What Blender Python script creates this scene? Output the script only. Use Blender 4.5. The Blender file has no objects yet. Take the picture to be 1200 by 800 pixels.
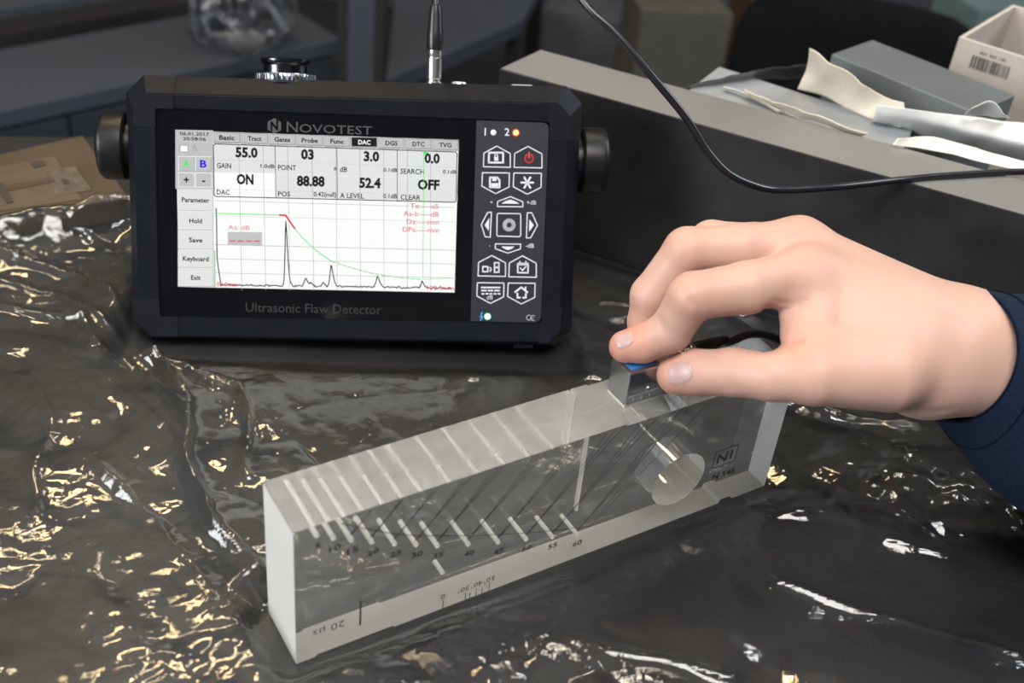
import bpy, bmesh, math, random
import numpy as np
from mathutils import Matrix, Vector

# ------------------------------------------------------------------ camera, light, exposure
scene = bpy.context.scene
col = scene.collection
F = 1372.987                                   # focal length in pixels of the 1200x800 frame
CAM = np.array([0.0, 0.0, 0.422831])
RGT = np.array([0.993764, 0.064516, 0.09094])
UPV = np.array([-0.1115, 0.575007, 0.810515])
FWD = np.array([0.0, 0.815601, -0.578615])
cd = bpy.data.cameras.new('camera')
cd.sensor_fit = 'HORIZONTAL'
cd.sensor_width = 36.0
cd.lens = F / 1200 * 36
cd.clip_start = 0.01
cd.dof.use_dof = True
cd.dof.focus_distance = 0.615
cd.dof.aperture_fstop = 8.0
cam = bpy.data.objects.new('camera', cd)
col.objects.link(cam)
M = Matrix.Identity(4)
for i in range(3):
    M[i][0], M[i][1], M[i][2], M[i][3] = RGT[i], UPV[i], -FWD[i], CAM[i]
cam.matrix_world = M
scene.camera = cam

world = bpy.data.worlds.new('world')
scene.world = world
world.use_nodes = True
wn = world.node_tree.nodes['Background']
wn.inputs['Color'].default_value = (0.75, 0.85, 1.0, 1)
wn.inputs['Strength'].default_value = 0.12


def area_light(name, loc, target, sx, sy, power, colour):
    ld = bpy.data.lights.new(name, 'AREA')
    ld.shape = 'RECTANGLE'
    ld.size, ld.size_y = sx, sy
    ld.energy = power
    ld.color = colour
    o = bpy.data.objects.new(name, ld)
    col.objects.link(o)
    o.location = loc
    d = Vector(target) - Vector(loc)
    o.rotation_euler = d.to_track_quat('-Z', 'Y').to_euler()
    return o


area_light('ceiling_panel_light', (0.15, -0.30, 1.95), (0.05, 0.45, 0.0), 1.4, 0.8, 49, (1.0, 0.97, 0.93))
area_light('window_light', (2.3, 1.7, 1.25), (0.2, 0.5, 0.0), 1.0, 1.0, 34, (0.80, 0.90, 1.0))
area_light('side_fill_light', (-2.3, -0.9, 1.0), (0.0, 0.45, 0.05), 1.6, 1.3, 88, (0.94, 0.97, 1.0))  # added fill from the left, no window there; brightens the block's end and front
area_light('warm_lamp_light', (-0.55, 1.45, 1.95), (-0.1, 0.5, 0.0), 0.32, 0.2, 13, (1.0, 0.70, 0.34))
for lx, ly, tint in ((-1.0, 1.15, (1.0, 0.80, 0.50)), (0.35, 1.75, (1.0, 0.90, 0.74)), (1.15, 1.05, (0.92, 0.96, 1.0))):
    area_light('ceiling_strip_light', (lx, ly, 2.05), (lx, ly, 0.0), 0.55, 0.12, 7, tint)
vs = scene.view_settings
vs.view_transform = 'Standard'
vs.look = 'None'
vs.exposure = 0.0
vs.gamma = 1.0
vs.use_curve_mapping = False


def ray(px, py):
    return FWD + RGT * (px - 600) / F - UPV * (py - 400) / F


def at_z(px, py, z=0.0):
    d = ray(px, py)
    return CAM + d * (z - CAM[2]) / d[2]


def at_d(px, py, dep):
    return CAM + ray(px, py) * dep


def at_plane(px, py, p, n):
    d = ray(px, py)
    return CAM + d * (np.dot(np.array(p) - CAM, n) / np.dot(d, n))


# ------------------------------------------------------------------ materials
MATS = {}


def mat(name, colour, rough=0.5, metal=0.0, bump=0.0, bscale=200.0, vary=0.0, vscale=30.0, emit=0.0,
        spec=0.5, coat=0.0, trans=0.0, ior=1.5, sss=0.0, stretch=None, rvary=0.0):
    if name in MATS:
        return MATS[name]
    m = bpy.data.materials.new(name)
    m.use_nodes = True
    nt = m.node_tree
    b = nt.nodes['Principled BSDF']
    b.inputs['Base Color'].default_value = (*colour, 1)
    b.inputs['Roughness'].default_value = rough
    b.inputs['Metallic'].default_value = metal
    b.inputs['Specular IOR Level'].default_value = spec
    b.inputs['Coat Weight'].default_value = coat
    b.inputs['Transmission Weight'].default_value = trans
    b.inputs['IOR'].default_value = ior
    if emit:
        b.inputs['Emission Color'].default_value = (*colour, 1)
        b.inputs['Emission Strength'].default_value = emit
    if sss:
        b.inputs['Subsurface Weight'].default_value = sss
        b.inputs['Subsurface Radius'].default_value = (0.006, 0.0025, 0.0012)
        b.inputs['Subsurface Scale'].default_value = 1.0
    if bump or vary or rvary:
        tc = nt.nodes.new('ShaderNodeTexCoord')
        mp = nt.nodes.new('ShaderNodeMapping')
        nt.links.new(tc.outputs['Object'], mp.inputs['Vector'])
        if stretch:
            mp.inputs['Scale'].default_value = stretch
    if vary:
        nz = nt.nodes.new('ShaderNodeTexNoise')
        nz.inputs['Scale'].default_value = vscale
        nz.inputs['Detail'].default_value = 5
        nt.links.new(mp.outputs['Vector'], nz.inputs['Vector'])
        rp = nt.nodes.new('ShaderNodeValToRGB')
        rp.color_ramp.elements[0].position = 0.3
        rp.color_ramp.elements[1].position = 0.7
        rp.color_ramp.elements[0].color = (*[max(0, c * (1 - vary)) for c in colour], 1)
        rp.color_ramp.elements[1].color = (*[min(1, c * (1 + vary)) for c in colour], 1)
        nt.links.new(nz.outputs['Fac'], rp.inputs['Fac'])
        nt.links.new(rp.outputs['Color'], b.inputs['Base Color'])
    if rvary:
        n3 = nt.nodes.new('ShaderNodeTexNoise')
        n3.inputs['Scale'].default_value = vscale * 1.7
        nt.links.new(mp.outputs['Vector'], n3.inputs['Vector'])
        mr = nt.nodes.new('ShaderNodeMapRange')
        mr.inputs['To Min'].default_value = max(0.02, rough - rvary)
        mr.inputs['To Max'].default_value = rough + rvary
        nt.links.new(n3.outputs['Fac'], mr.inputs['Value'])
        nt.links.new(mr.outputs['Result'], b.inputs['Roughness'])
    if bump:
        n2 = nt.nodes.new('ShaderNodeTexNoise')
        n2.inputs['Scale'].default_value = bscale
        n2.inputs['Detail'].default_value = 3
        nt.links.new(mp.outputs['Vector'], n2.inputs['Vector'])
        bp = nt.nodes.new('ShaderNodeBump')
        bp.inputs['Strength'].default_value = bump
        bp.inputs['Distance'].default_value = 0.001
        nt.links.new(n2.outputs['Fac'], bp.inputs['Height'])
        nt.links.new(bp.outputs['Normal'], b.inputs['Normal'])
    MATS[name] = m
    return m


def emissive(name, colour, strength=1.0):
    if name in MATS:
        return MATS[name]
    m = bpy.data.materials.new(name)
    m.use_nodes = True
    nt = m.node_tree
    nt.nodes.clear()
    e = nt.nodes.new('ShaderNodeEmission')
    e.inputs['Color'].default_value = (*colour, 1)
    e.inputs['Strength'].default_value = strength
    o = nt.nodes.new('ShaderNodeOutputMaterial')
    nt.links.new(e.outputs[0], o.inputs['Surface'])
    MATS[name] = m
    return m


def film_material(name, tint, haze, rough, bscale, bstr, hazecol=(0.6, 0.6, 0.6), layers=False):
    """thin clear plastic: lets light through, mirrors by fresnel, a little milky haze"""
    m = bpy.data.materials.new(name)
    m.use_nodes = True
    nt = m.node_tree
    nt.nodes.clear()
    N = nt.nodes.new
    out = N('ShaderNodeOutputMaterial')
    tr = N('ShaderNodeBsdfTransparent')
    tr.inputs['Color'].default_value = (*tint, 1)
    gl = N('ShaderNodeBsdfGlossy')
    gl.inputs['Roughness'].default_value = rough
    df = N('ShaderNodeBsdfDiffuse')
    df.inputs['Color'].default_value = (*hazecol, 1)
    tl = N('ShaderNodeBsdfTranslucent')
    tl.inputs['Color'].default_value = (*hazecol, 1)
    fr = N('ShaderNodeFresnel')
    fr.inputs['IOR'].default_value = 1.55
    tc = N('ShaderNodeTexCoord')
    nz = N('ShaderNodeTexNoise')
    nz.inputs['Scale'].default_value = bscale
    nz.inputs['Detail'].default_value = 4
    nz.inputs['Distortion'].default_value = 0.8
    bp = N('ShaderNodeBump')
    bp.inputs['Strength'].default_value = bstr
    bp.inputs['Distance'].default_value = 0.002
    L = nt.links.new
    L(tc.outputs['Object'], nz.inputs['Vector'])
    L(nz.outputs['Fac'], bp.inputs['Height'])
    for n in (gl, fr, df):
        L(bp.outputs['Normal'], n.inputs['Normal'])
    n2 = N('ShaderNodeTexNoise')
    n2.inputs['Scale'].default_value = 9.0
    n2.inputs['Detail'].default_value = 6
    L(tc.outputs['Object'], n2.inputs['Vector'])
    mr = N('ShaderNodeMapRange')
    mr.inputs['From Min'].default_value = 0.3
    mr.inputs['From Max'].default_value = 0.7
    mr.inputs['To Min'].default_value = haze * 0.3
    mr.inputs['To Max'].default_value = haze * 1.7
    L(n2.outputs['Fac'], mr.inputs['Value'])
    m0 = N('ShaderNodeMixShader')
    if layers:                              # the sheet is bunched up in several layers in places
        la = N('ShaderNodeAttribute')
        la.attribute_name = 'layers'
        ml = N('ShaderNodeMath')
        ml.operation = 'MULTIPLY'
        L(mr.outputs['Result'], ml.inputs[0])
        L(la.outputs['Fac'], ml.inputs[1])
        L(ml.outputs[0], m0.inputs['Fac'])
    else:
        L(mr.outputs['Result'], m0.inputs['Fac'])
    md = N('ShaderNodeMixShader')
    md.inputs['Fac'].default_value = 0.35
    L(df.outputs[0], md.inputs[1])
    L(tl.outputs[0], md.inputs[2])
    L(tr.outputs[0], m0.inputs[1])
    L(md.outputs[0], m0.inputs[2])
    m1 = N('ShaderNodeMixShader')
    mu = N('ShaderNodeMath')
    mu.operation = 'MULTIPLY'
    mu.use_clamp = True
    mu.inputs[1].default_value = 1.6       # front and back side of the film both mirror
    L(fr.outputs[0], mu.inputs[0])
    L(mu.outputs[0], m1.inputs['Fac'])
    L(m0.outputs[0], m1.inputs[1])
    L(gl.outputs[0], m1.inputs[2])
    L(m1.outputs[0], out.inputs['Surface'])
    MATS[name] = m
    return m


# ------------------------------------------------------------------ mesh helpers
_txt = {}


def text_geo(s, bold=0.0):
    k = (s, bold)
    if k in _txt:
        return _txt[k]
    cu = bpy.data.curves.new('t', 'FONT')
    cu.body = s
    cu.size = 1.0
    cu.offset = bold
    cu.resolution_u = 2
    o = bpy.data.objects.new('t', cu)
    col.objects.link(o)
    dg = bpy.context.evaluated_depsgraph_get()
    me = bpy.data.meshes.new_from_object(o.evaluated_get(dg))
    v = np.array([x.co[:] for x in me.vertices]).reshape(-1, 3)
    f = [tuple(p.vertices) for p in me.polygons]
    bpy.data.objects.remove(o)
    bpy.data.curves.remove(cu)
    bpy.data.meshes.remove(me)
    _txt[k] = (v, f)
    return v, f


CAPH = None


class MB:
    def __init__(s):
        s.v, s.f, s.m, s.mats = [], [], [], []

    def mi(s, m):
        if m not in s.mats:
            s.mats.append(m)
        return s.mats.index(m)

    def add(s, verts, faces, m, T=None):
        n = len(s.v)
        for p in verts:
            p = Vector(p)
            s.v.append(tuple(T @ p) if T is not None else tuple(p))
        k = s.mi(m)
        for f in faces:
            s.f.append(tuple(i + n for i in f))
            s.m.append(k)
        return s

    def poly(s, pts, z, m):
        return s.add([(p[0], p[1], z) for p in pts], [tuple(range(len(pts)))], m)

    def rect(s, x0, y0, x1, y1, z, m):
        return s.poly([(x0, y0), (x1, y0), (x1, y1), (x0, y1)], z, m)

    def line(s, pts, w, z, m, closed=False):
        P = [np.array(p[:2], float) for p in pts]
        n = len(P)
        for i in range(n if closed else n - 1):
            a, b = P[i], P[(i + 1) % n]
            d = b - a
            l = np.linalg.norm(d)
            if l < 1e-9:
                continue
            d /= l
            e = d * w * 0.42
            q = np.array([-d[1], d[0]]) * w / 2
            s.poly([a - e - q, b + e - q, b + e + q, a - e + q], z, m)
        return s

    def disc(s, x, y, r, z, m, n=20):
        return s.poly([(x + r * math.cos(2 * math.pi * i / n), y + r * math.sin(2 * math.pi * i / n)) for i in range(n)], z, m)

    def ringline(s, x, y, r, w, z, m, a0=0, a1=360, n=24):
        pts = [(x + r * math.cos(math.radians(a0 + (a1 - a0) * i / n)), y + r * math.sin(math.radians(a0 + (a1 - a0) * i / n))) for i in range(n + 1)]
        return s.line(pts, w, z, m)

    def text(s, t, x, y, h, z, m, align='L', bold=0.0, width=None, rot=0.0, shear=0.0):
        """x,y = baseline start (L), centre (C) or end (R); h = capital height"""
        global CAPH
        if CAPH is None:
            v, _ = text_geo('H')
            CAPH = v[:, 1].max()
        v, f = text_geo(t, bold)
        if not len(v):
            return s
        q = v.copy()
        k = h / CAPH
        x0, x1 = q[:, 0].min(), q[:, 0].max()
        kx = k if width is None else width / (x1 - x0)
        q[:, 0] = (q[:, 0] - x0) * kx
        q[:, 1] *= k
        wd = (x1 - x0) * kx
        q[:, 0] -= {'L': 0, 'C': wd / 2, 'R': wd}[align]
        if rot:
            if abs(rot - 180) < 1e-6:
                q[:, 1] -= h
                q[:, :2] *= -1
        q[:, 0] += x
        q[:, 1] += y
        return s.add([(a, b, z) for a, b, _ in q], f, m)

    def box(s, x0, y0, z0, x1, y1, z1, m, T=None):
        V = [(x, y, z) for z in (z0, z1) for y in (y0, y1) for x in (x0, x1)]
        return s.add(V, [(0, 2, 3, 1), (4, 5, 7, 6), (0, 1, 5, 4), (1, 3, 7, 5), (3, 2, 6, 7), (2, 0, 4, 6)], m, T)

    def prism(s, poly, z0, z1, m, T=None, side=None):
        n = len(poly)
        V = [(p[0], p[1], z0) for p in poly] + [(p[0], p[1], z1) for p in poly]
        s.add(V, [tuple(range(n))[::-1], tuple(range(n, 2 * n))] + [(i, (i + 1) % n, n + (i + 1) % n, n + i) for i in range(n)], m, T)
        return s

    def loft(s, rings, m, cap0=True, cap1=True):
        n = len(rings[0])
        V = [p for r in rings for p in r]
        Fc = []
        for k in range(len(rings) - 1):
            for i in range(n):
                j = (i + 1) % n
                Fc.append((k * n + i, k * n + j, (k + 1) * n + j, (k + 1) * n + i))
        if cap0:
            Fc.append(tuple(range(n))[::-1])
        if cap1:
            Fc.append(tuple(range((len(rings) - 1) * n, len(rings) * n)))
        return s.add(V, Fc, m)

    def lathe(s, prof, m, T=None, n=32):
        """prof = [(r, z)...] about local z"""
        V, Fc = [], []
        for r, z in prof:
            for i in range(n):
                a = 2 * math.pi * i / n
                V.append((r * math.cos(a), r * math.sin(a), z))
        for k in range(len(prof) - 1):
            for i in range(n):
                j = (i + 1) % n
                Fc.append((k * n + i, k * n + j, (k + 1) * n + j, (k + 1) * n + i))
        Fc.append(tuple(range(n))[::-1])
        Fc.append(tuple(range((len(prof) - 1) * n, len(prof) * n)))
        return s.add(V, Fc, m, T)

    def tube(s, pts, rad, m, n=12):
        P = [np.array(p, float) for p in pts]
        rads = rad if hasattr(rad, '__len__') else [rad] * len(P)
        rings = []
        a = None
        for i, p in enumerate(P):
            t = P[min(i + 1, len(P) - 1)] - P[max(i - 1, 0)]
            t /= np.linalg.norm(t)
            if a is None:
                a = np.cross(t, [0.31, 0.21, 0.93])
            a = a - t * np.dot(a, t)
            a /= np.linalg.norm(a)
            b = np.cross(t, a)
            rings.append([tuple(p + rads[i] * (a * math.cos(2 * math.pi * k / n) + b * math.sin(2 * math.pi * k / n))) for k in range(n)])
        return s.loft(rings, m)

    def build(s, name, parent=None, smooth=False, offset=None, bevel=0.0, autosmooth=None):
        me = bpy.data.meshes.new(name)
        v = s.v
        if offset is not None:
            v = [(a - offset[0], b - offset[1], c - offset[2]) for a, b, c in v]
        me.from_pydata(v, [], s.f)
        for m in s.mats:
            me.materials.append(m)
        me.polygons.foreach_set('material_index', s.m)
        if smooth:
            me.polygons.foreach_set('use_smooth', [True] * len(me.polygons))
        me.update()
        if autosmooth:
            me.polygons.foreach_set('use_smooth', [True] * len(me.polygons))
            me.set_sharp_from_angle(angle=math.radians(autosmooth))
        o = bpy.data.objects.new(name, me)
        col.objects.link(o)
        if parent is not None:
            o.parent = parent
        elif offset is not None:
            o.location = offset
        if bevel:
            bm = bmesh.new()
            bm.from_mesh(me)
            bmesh.ops.remove_doubles(bm, verts=bm.verts, dist=1e-6)
            bmesh.ops.recalc_face_normals(bm, faces=bm.faces)
            ed = [e for e in bm.edges if len(e.link_faces) == 2 and e.calc_face_angle(0) > 0.5]
            bmesh.ops.bevel(bm, geom=ed, offset=bevel, segments=2, affect='EDGES', profile=0.6)
            bm.to_mesh(me)
            bm.free()
        return o


def catmull(pts, k=10):
    P = [np.array(p, float) for p in pts]
    P = [2 * P[0] - P[1]] + P + [2 * P[-1] - P[-2]]
    out = []
    for i in range(1, len(P) - 2):
        for j in range(k):
            t = j / k
            a, b, c, d = P[i - 1], P[i], P[i + 1], P[i + 2]
            out.append(0.5 * (2 * b + (c - a) * t + (2 * a - 5 * b + 4 * c - d) * t * t + (3 * b - a - 3 * c + d) * t ** 3))
    out.append(P[-2])
    return out


def tag(o, label=None, cat=None, group=None, kind=None):
    if label:
        o['label'] = label
    if cat:
        o['category'] = cat
    if group:
        o['group'] = group
    if kind:
        o['kind'] = kind
    return o


def thing(name, label, cat, loc=(0, 0, 0), mw=None, group=None):
    o = bpy.data.objects.new(name, None)
    o.empty_display_size = 0.02
    col.objects.link(o)
    if mw is not None:
        o.matrix_world = mw
    else:
        o.location = loc
    return tag(o, label, cat, group)


rnd = random.Random(7)
rng = np.random.default_rng(11)

# ------------------------------------------------------------------ noise
def _hash(ix, iy, k):
    h = (ix.astype(np.int64) * 374761393 + iy.astype(np.int64) * 668265263 + k * 1442695041) & 0xFFFFFFFF
    h = ((h ^ (h >> 13)) * 1274126177) & 0xFFFFFFFF
    h = ((h ^ (h >> 16)) * 2246822519) & 0xFFFFFFFF
    return ((h ^ (h >> 15)) & 0xFFFFFF) / float(0xFFFFFF)


def vnoise(x, y, k=0):
    ix, iy = np.floor(x), np.floor(y)
    fx, fy = x - ix, y - iy
    fx, fy = fx * fx * (3 - 2 * fx), fy * fy * (3 - 2 * fy)
    a, b = _hash(ix, iy, k), _hash(ix + 1, iy, k)
    c, d = _hash(ix, iy + 1, k), _hash(ix + 1, iy + 1, k)
    return (a * (1 - fx) + b * fx) * (1 - fy) + (c * (1 - fx) + d * fx) * fy


def fold(x, y, k=0):
    """crumple: the upper hull of randomly tilted facets, with straight sharp creases"""
    ix, iy = np.floor(x), np.floor(y)
    best = np.full(x.shape, -9.0)
    for dx in (-1, 0, 1):
        for dy in (-1, 0, 1):
            cx, cy = ix + dx, iy + dy
            sx = cx + _hash(cx, cy, k + 1)
            sy = cy + _hash(cx, cy, k + 2)
            gx = (_hash(cx, cy, k + 3) - 0.5) * 1.6
            gy = (_hash(cx, cy, k + 4) - 0.5) * 1.6
            d2 = (x - sx) ** 2 + (y - sy) ** 2
            val = gx * (x - sx) + gy * (y - sy) - 0.9 * np.sqrt(d2) * 0.6 - 0.45 * d2 + 0.35 * _hash(cx, cy, k + 5)
            best = np.maximum(best, val)
    return best

# ------------------------------------------------------------------ room
wallm = mat('wall_paint', (0.045, 0.05, 0.058), 0.85, bump=0.1, bscale=60, vary=0.1, vscale=4)
floorm = mat('floor_vinyl', (0.022, 0.023, 0.026), 0.6, vary=0.25, vscale=8, bump=0.05)
tag(MB().box(-2.6, -2.4, -0.80, 2.8, 3.3, -0.75, floorm).build('floor'), kind='structure')
tag(MB().box(-2.6, 3.2, -0.75, 2.8, 3.3, 2.1, wallm).build('wall_back'), kind='structure')
tag(MB().box(-2.7, -2.4, -0.75, -2.6, 3.3, 2.1, wallm).build('wall_left'), kind='structure')
tag(MB().box(2.8, -2.4, -0.75, 2.9, 3.3, 2.1, wallm).build('wall_right'), kind='structure')

tag(MB().box(-2.7, -2.4, 2.1, 2.9, 3.3, 2.2, mat('ceiling_paint', (0.55, 0.55, 0.54), 0.9, vary=0.05)).build('ceiling'), kind='structure')

# ------------------------------------------------------------------ table
TZ = -0.002
tablem = mat('table_laminate', (0.015, 0.016, 0.018), 0.5, vary=0.35, vscale=5, bump=0.03, bscale=300, rvary=0.1)
tmet = mat('table_leg_steel', (0.08, 0.09, 0.10), 0.4, metal=0.6, vary=0.1)
TBL = [(-0.42, -0.11), (1.05, 0.25), (0.85, 1.10), (-0.62, 0.74)]
tbl = thing('work_table', 'dark laminate work table under the crumpled clear plastic film', 'table', (0.2, 0.5, -0.75))
MB().prism(TBL, TZ - 0.03, TZ, tablem).build('tabletop', tbl, offset=(0.2, 0.5, -0.75), bevel=0.002)
for tx, ty in TBL:
    lx, ly = tx + (0.215 - tx) * 0.07, ty + (0.495 - ty) * 0.07
    MB().box(lx - 0.02, ly - 0.02, -0.75, lx + 0.02, ly + 0.02, TZ - 0.03, tmet).build('leg', tbl, offset=(0.2, 0.5, -0.75))

# ------------------------------------------------------------------ frames of the main things
BO = np.array([-0.078719, 0.333502, 0.0])
BX = np.array([0.825870, 0.563861, 0.0])
BY = np.array([-0.563861, 0.825870, 0.0])
BL, BT, BH = 0.27225, 0.03333, 0.080


def frame(o, x, y, z):
    m = Matrix.Identity(4)
    for i in range(3):
        m[i][0], m[i][1], m[i][2], m[i][3] = x[i], y[i], z[i], o[i]
    return m


MBLK = frame(BO, BX, BY, (0, 0, 1))


def b2w(x, y, z):
    return BO + BX * x + BY * y + np.array([0, 0, z])


DO = np.array([-0.1, 0.562146, 0.006])
DU = np.array([0.990539, 0.135895, 0.019114])
DV = np.array([-0.072960, 0.403527, 0.912054])
DN = np.array([0.116230, -0.904820, 0.409624])
MDEV = frame(DO, DU, DV, DN)


def dev(px, py, w=-0.001):
    p = at_plane(px, py, DO + DN * w, DN) - DO
    return float(p @ DU), float(p @ DV)


# ------------------------------------------------------------------ plastic film on the table
def seg_dist(X, Y, pts):
    best = np.full(X.shape, 9.0)
    along = np.zeros(X.shape)
    for a, b in zip(pts[:-1], pts[1:]):
        dx, dy = b[0] - a[0], b[1] - a[1]
        L2 = dx * dx + dy * dy
        t = np.clip(((X - a[0]) * dx + (Y - a[1]) * dy) / L2, 0, 1)
        d = np.hypot(X - a[0] - t * dx, Y - a[1] - t * dy)
        best = np.minimum(best, d)
    return best


def smooth01(t):
    t = np.clip(t, 0, 1)
    return t * t * (3 - 2 * t)


def build_film():
    step = 0.0014
    xs = np.arange(-0.46, 0.54, step)
    ys = np.arange(0.14, 0.80, step)
    X, Y = np.meshgrid(xs, ys)
    # domain warp
    wx = X + 0.02 * (vnoise(X * 12, Y * 12, 5) - 0.5) + 0.006 * (vnoise(X * 45, Y * 45, 6) - 0.5)
    wy = Y + 0.02 * (vnoise(X * 12 + 9, Y * 12, 7) - 0.5) + 0.006 * (vnoise(X * 45, Y * 45 + 7, 8) - 0.5)
    a = math.radians(-32)
    rx, ry = wx * math.cos(a) - wy * math.sin(a), wx * math.sin(a) + wy * math.cos(a)
    big = fold(rx * 7, ry * 15, 10)
    a = math.radians(35)
    sx, sy = wx * math.cos(a) - wy * math.sin(a), wx * math.sin(a) + wy * math.cos(a)
    mid = fold(sx * 22, sy * 40, 30)
    fine = fold(wx * 85 + 3, wy * 85, 50)
    # how crumpled the sheet is from place to place
    act = smooth01((vnoise(X * 7 + 2, Y * 7 + 5, 60) - 0.30) / 0.45)
    act2 = smooth01((vnoise(X * 15 + 8, Y * 15 + 1, 61) - 0.35) / 0.4)
    left = smooth01((-0.06 - X - 0.35 * (Y - 0.45)) / 0.06)
    rb = at_z(1110, 600)
    bulge = np.exp(-(((X - rb[0]) / 0.06) ** 2 + ((Y - rb[1]) / 0.034) ** 2))
    rb2 = at_z(450, 520)
    quiet = np.exp(-(((X - rb2[0]) / 0.10) ** 2 + ((Y - rb2[1]) / 0.08) ** 2))
    a = math.radians(-24)
    tx, ty = wx * math.cos(a) - wy * math.sin(a), wx * math.sin(a) + wy * math.cos(a)
    drape = fold(tx * 5 + 0.6 * vnoise(X * 9, Y * 9, 12), ty * 30 + 1.2 * vnoise(X * 7, Y * 7, 13), 14)
    right = 1 - left
    Z = 0.0075 * (big + 0.45) * (0.6 + 0.4 * act) + 0.0052 * (drape + 0.4) * (0.35 * left + right * (0.4 + 0.6 * act))
    Z += 0.0042 * (mid + 0.4) * (0.30 + 0.6 * act2 + 0.9 * bulge + 0.7 * left)
    Z += 0.0016 * (fine + 0.3) * (0.16 + 0.55 * act * act2 + 2.0 * bulge + 0.8 * left)
    Z += 0.00045 * (fold(rx * 150, ry * 260, 90) + 0.3) * (0.2 + 0.8 * act2 * act + 0.9 * bulge + 0.8 * left)
    Z *= 1 - 0.45 * quiet
    Z += 0.006 * left * vnoise(X * 18, Y * 18, 70) + 0.010 * bulge

    def ridge(px, h, w, sharp=1.0):
        pts = [at_z(*p, 0.004)[:2] for p in px]
        d = seg_dist(wx, wy, pts)
        k = 0.35 + 0.9 * vnoise(X * 38 + px[0][0], Y * 38, 77)
        return h * (0.35 * np.exp(-d / w) + 0.45 * np.exp(-d / (w * 0.35))) * k

    for px, h, w in (
        ([(-40, 300), (91, 331), (130, 359), (196, 478)], 0.012, 0.008),
        ([(-30, 345), (60, 350), (150, 405), (240, 470)], 0.008, 0.005),
        ([(87, 380), (140, 443), (210, 506), (290, 668), (338, 780)], 0.010, 0.007),
        ([(120, 375), (200, 480), (300, 690)], 0.006, 0.004),
        ([(-30, 373), (87, 383)], 0.008, 0.006),
        ([(150, 430), (205, 445), (275, 470), (300, 560)], 0.006, 0.004),
        ([(40, 470), (75, 520), (60, 600)], 0.006, 0.006),
        ([(120, 540), (190, 610), (230, 690)], 0.006, 0.006),
        ([(900, 600), (969, 599), (1038, 608)], 0.006, 0.008),
        ([(900, 680), (992, 703), (1085, 735), (1196, 777)], 0.006, 0.006),
        ([(945, 476), (1010, 494), (1062, 514)], 0.006, 0.004),
        ([(838, 594), (890, 586), (930, 600)], 0.005, 0.006),
        ([(1030, 640), (1100, 662)], 0.005, 0.004),
        ([(690, 772), (760, 778), (850, 792)], 0.006, 0.006),
        ([(960, 545), (1000, 580), (1060, 556)], 0.005, 0.005),
        ([(690, 300), (770, 322)], 0.006, 0.006),
        ([(690, 352), (790, 362), (900, 360)], 0.005, 0.005),
        ([(430, 440), (452, 500)], 0.003, 0.004),
    ):
        Z += ridge(px, h, w)
    # the free edge at the back left curls up in a soft roll
    e0, e1 = at_z(-60, 284, 0.014)[:2], at_z(185, 240, 0.014)[:2]
    Z += 0.016 * np.exp(-(seg_dist(wx, wy, [e0, e1]) / 0.014) ** 2)
    # things standing on it press it flat
    def press(o, x, y, x0, x1, y0, y1, soft):
        lx = (X - o[0]) * x[0] + (Y - o[1]) * x[1]
        ly = (X - o[0]) * y[0] + (Y - o[1]) * y[1]
        d = np.hypot(np.maximum(np.maximum(x0 - lx, lx - x1), 0), np.maximum(np.maximum(y0 - ly, ly - y1), 0))
        return smooth01(d / soft)
    k = press(BO, BX, BY, -0.002, BL + 0.002, -0.002, BT + 0.002, 0.016)
    dx = DU[:2] / np.linalg.norm(DU[:2])
    k *= press(DO, dx, np.array([-dx[1], dx[0]]), -0.125, 0.135, -0.006, 0.15, 0.02)
    k *= press(BARA, BARD, BARN, -0.02, 0.8, -0.001, 0.05, 0.02)
    Z = np.maximum(Z, 0.0004) * (0.03 + 0.97 * k)
    # film ends in front of the bar and at the rolled back edge
    lx = (X - BARA[0]) * BARN[0] + (Y - BARA[1]) * BARN[1]
    back = (X - e0[0]) * (-(e1[1] - e0[1])) + (Y - e0[1]) * (e1[0] - e0[0])
    back /= np.hypot(*(e1 - e0))
    keep = (lx < -0.0015) & ((back < 0.008) | (X > -0.22))
    Z = Z - 0.0008
    n, mm = X.shape
    idx = np.arange(n * mm).reshape(n, mm)
    q = np.stack([idx[:-1, :-1], idx[:-1, 1:], idx[1:, 1:], idx[1:, :-1]], -1).reshape(-1, 4)
    kp = (keep[:-1, :-1] & keep[1:, 1:]).reshape(-1)
    q = q[kp]
    used = np.unique(q)
    remap = -np.ones(n * mm, int)
    remap[used] = np.arange(len(used))
    V = np.stack([X, Y, Z], -1).reshape(-1, 3)[used]
    Q = remap[q]
    me = bpy.data.meshes.new('plastic_film')
    me.vertices.add(len(V))
    me.vertices.foreach_set('co', V.astype(np.float32).ravel())
    me.loops.add(Q.size)
    me.loops.foreach_set('vertex_index', Q.astype(np.int32).ravel())
    me.polygons.add(len(Q))
    me.polygons.foreach_set('loop_start', np.arange(0, Q.size, 4, dtype=np.int32))
    me.polygons.foreach_set('loop_total', np.full(len(Q), 4, np.int32))
    me.update()
    me.validate()
    me.polygons.foreach_set('use_smooth', [True] * len(me.polygons))
    me.materials.append(film_material('clear_plastic_film', (0.93, 0.93, 0.92), 0.017, 0.05, 260, 0.10, layers=True))
    lay = (1.0 + 2.0 * left + 0.5 * bulge).reshape(-1)[used]
    me.attributes.new('layers', 'FLOAT', 'POINT').data.foreach_set('value', lay.astype(np.float32))
    o = bpy.data.objects.new('plastic_film', me)
    col.objects.link(o)
    return tag(o, 'large sheet of crumpled clear plastic film covering the dark table', 'plastic sheet')


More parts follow.
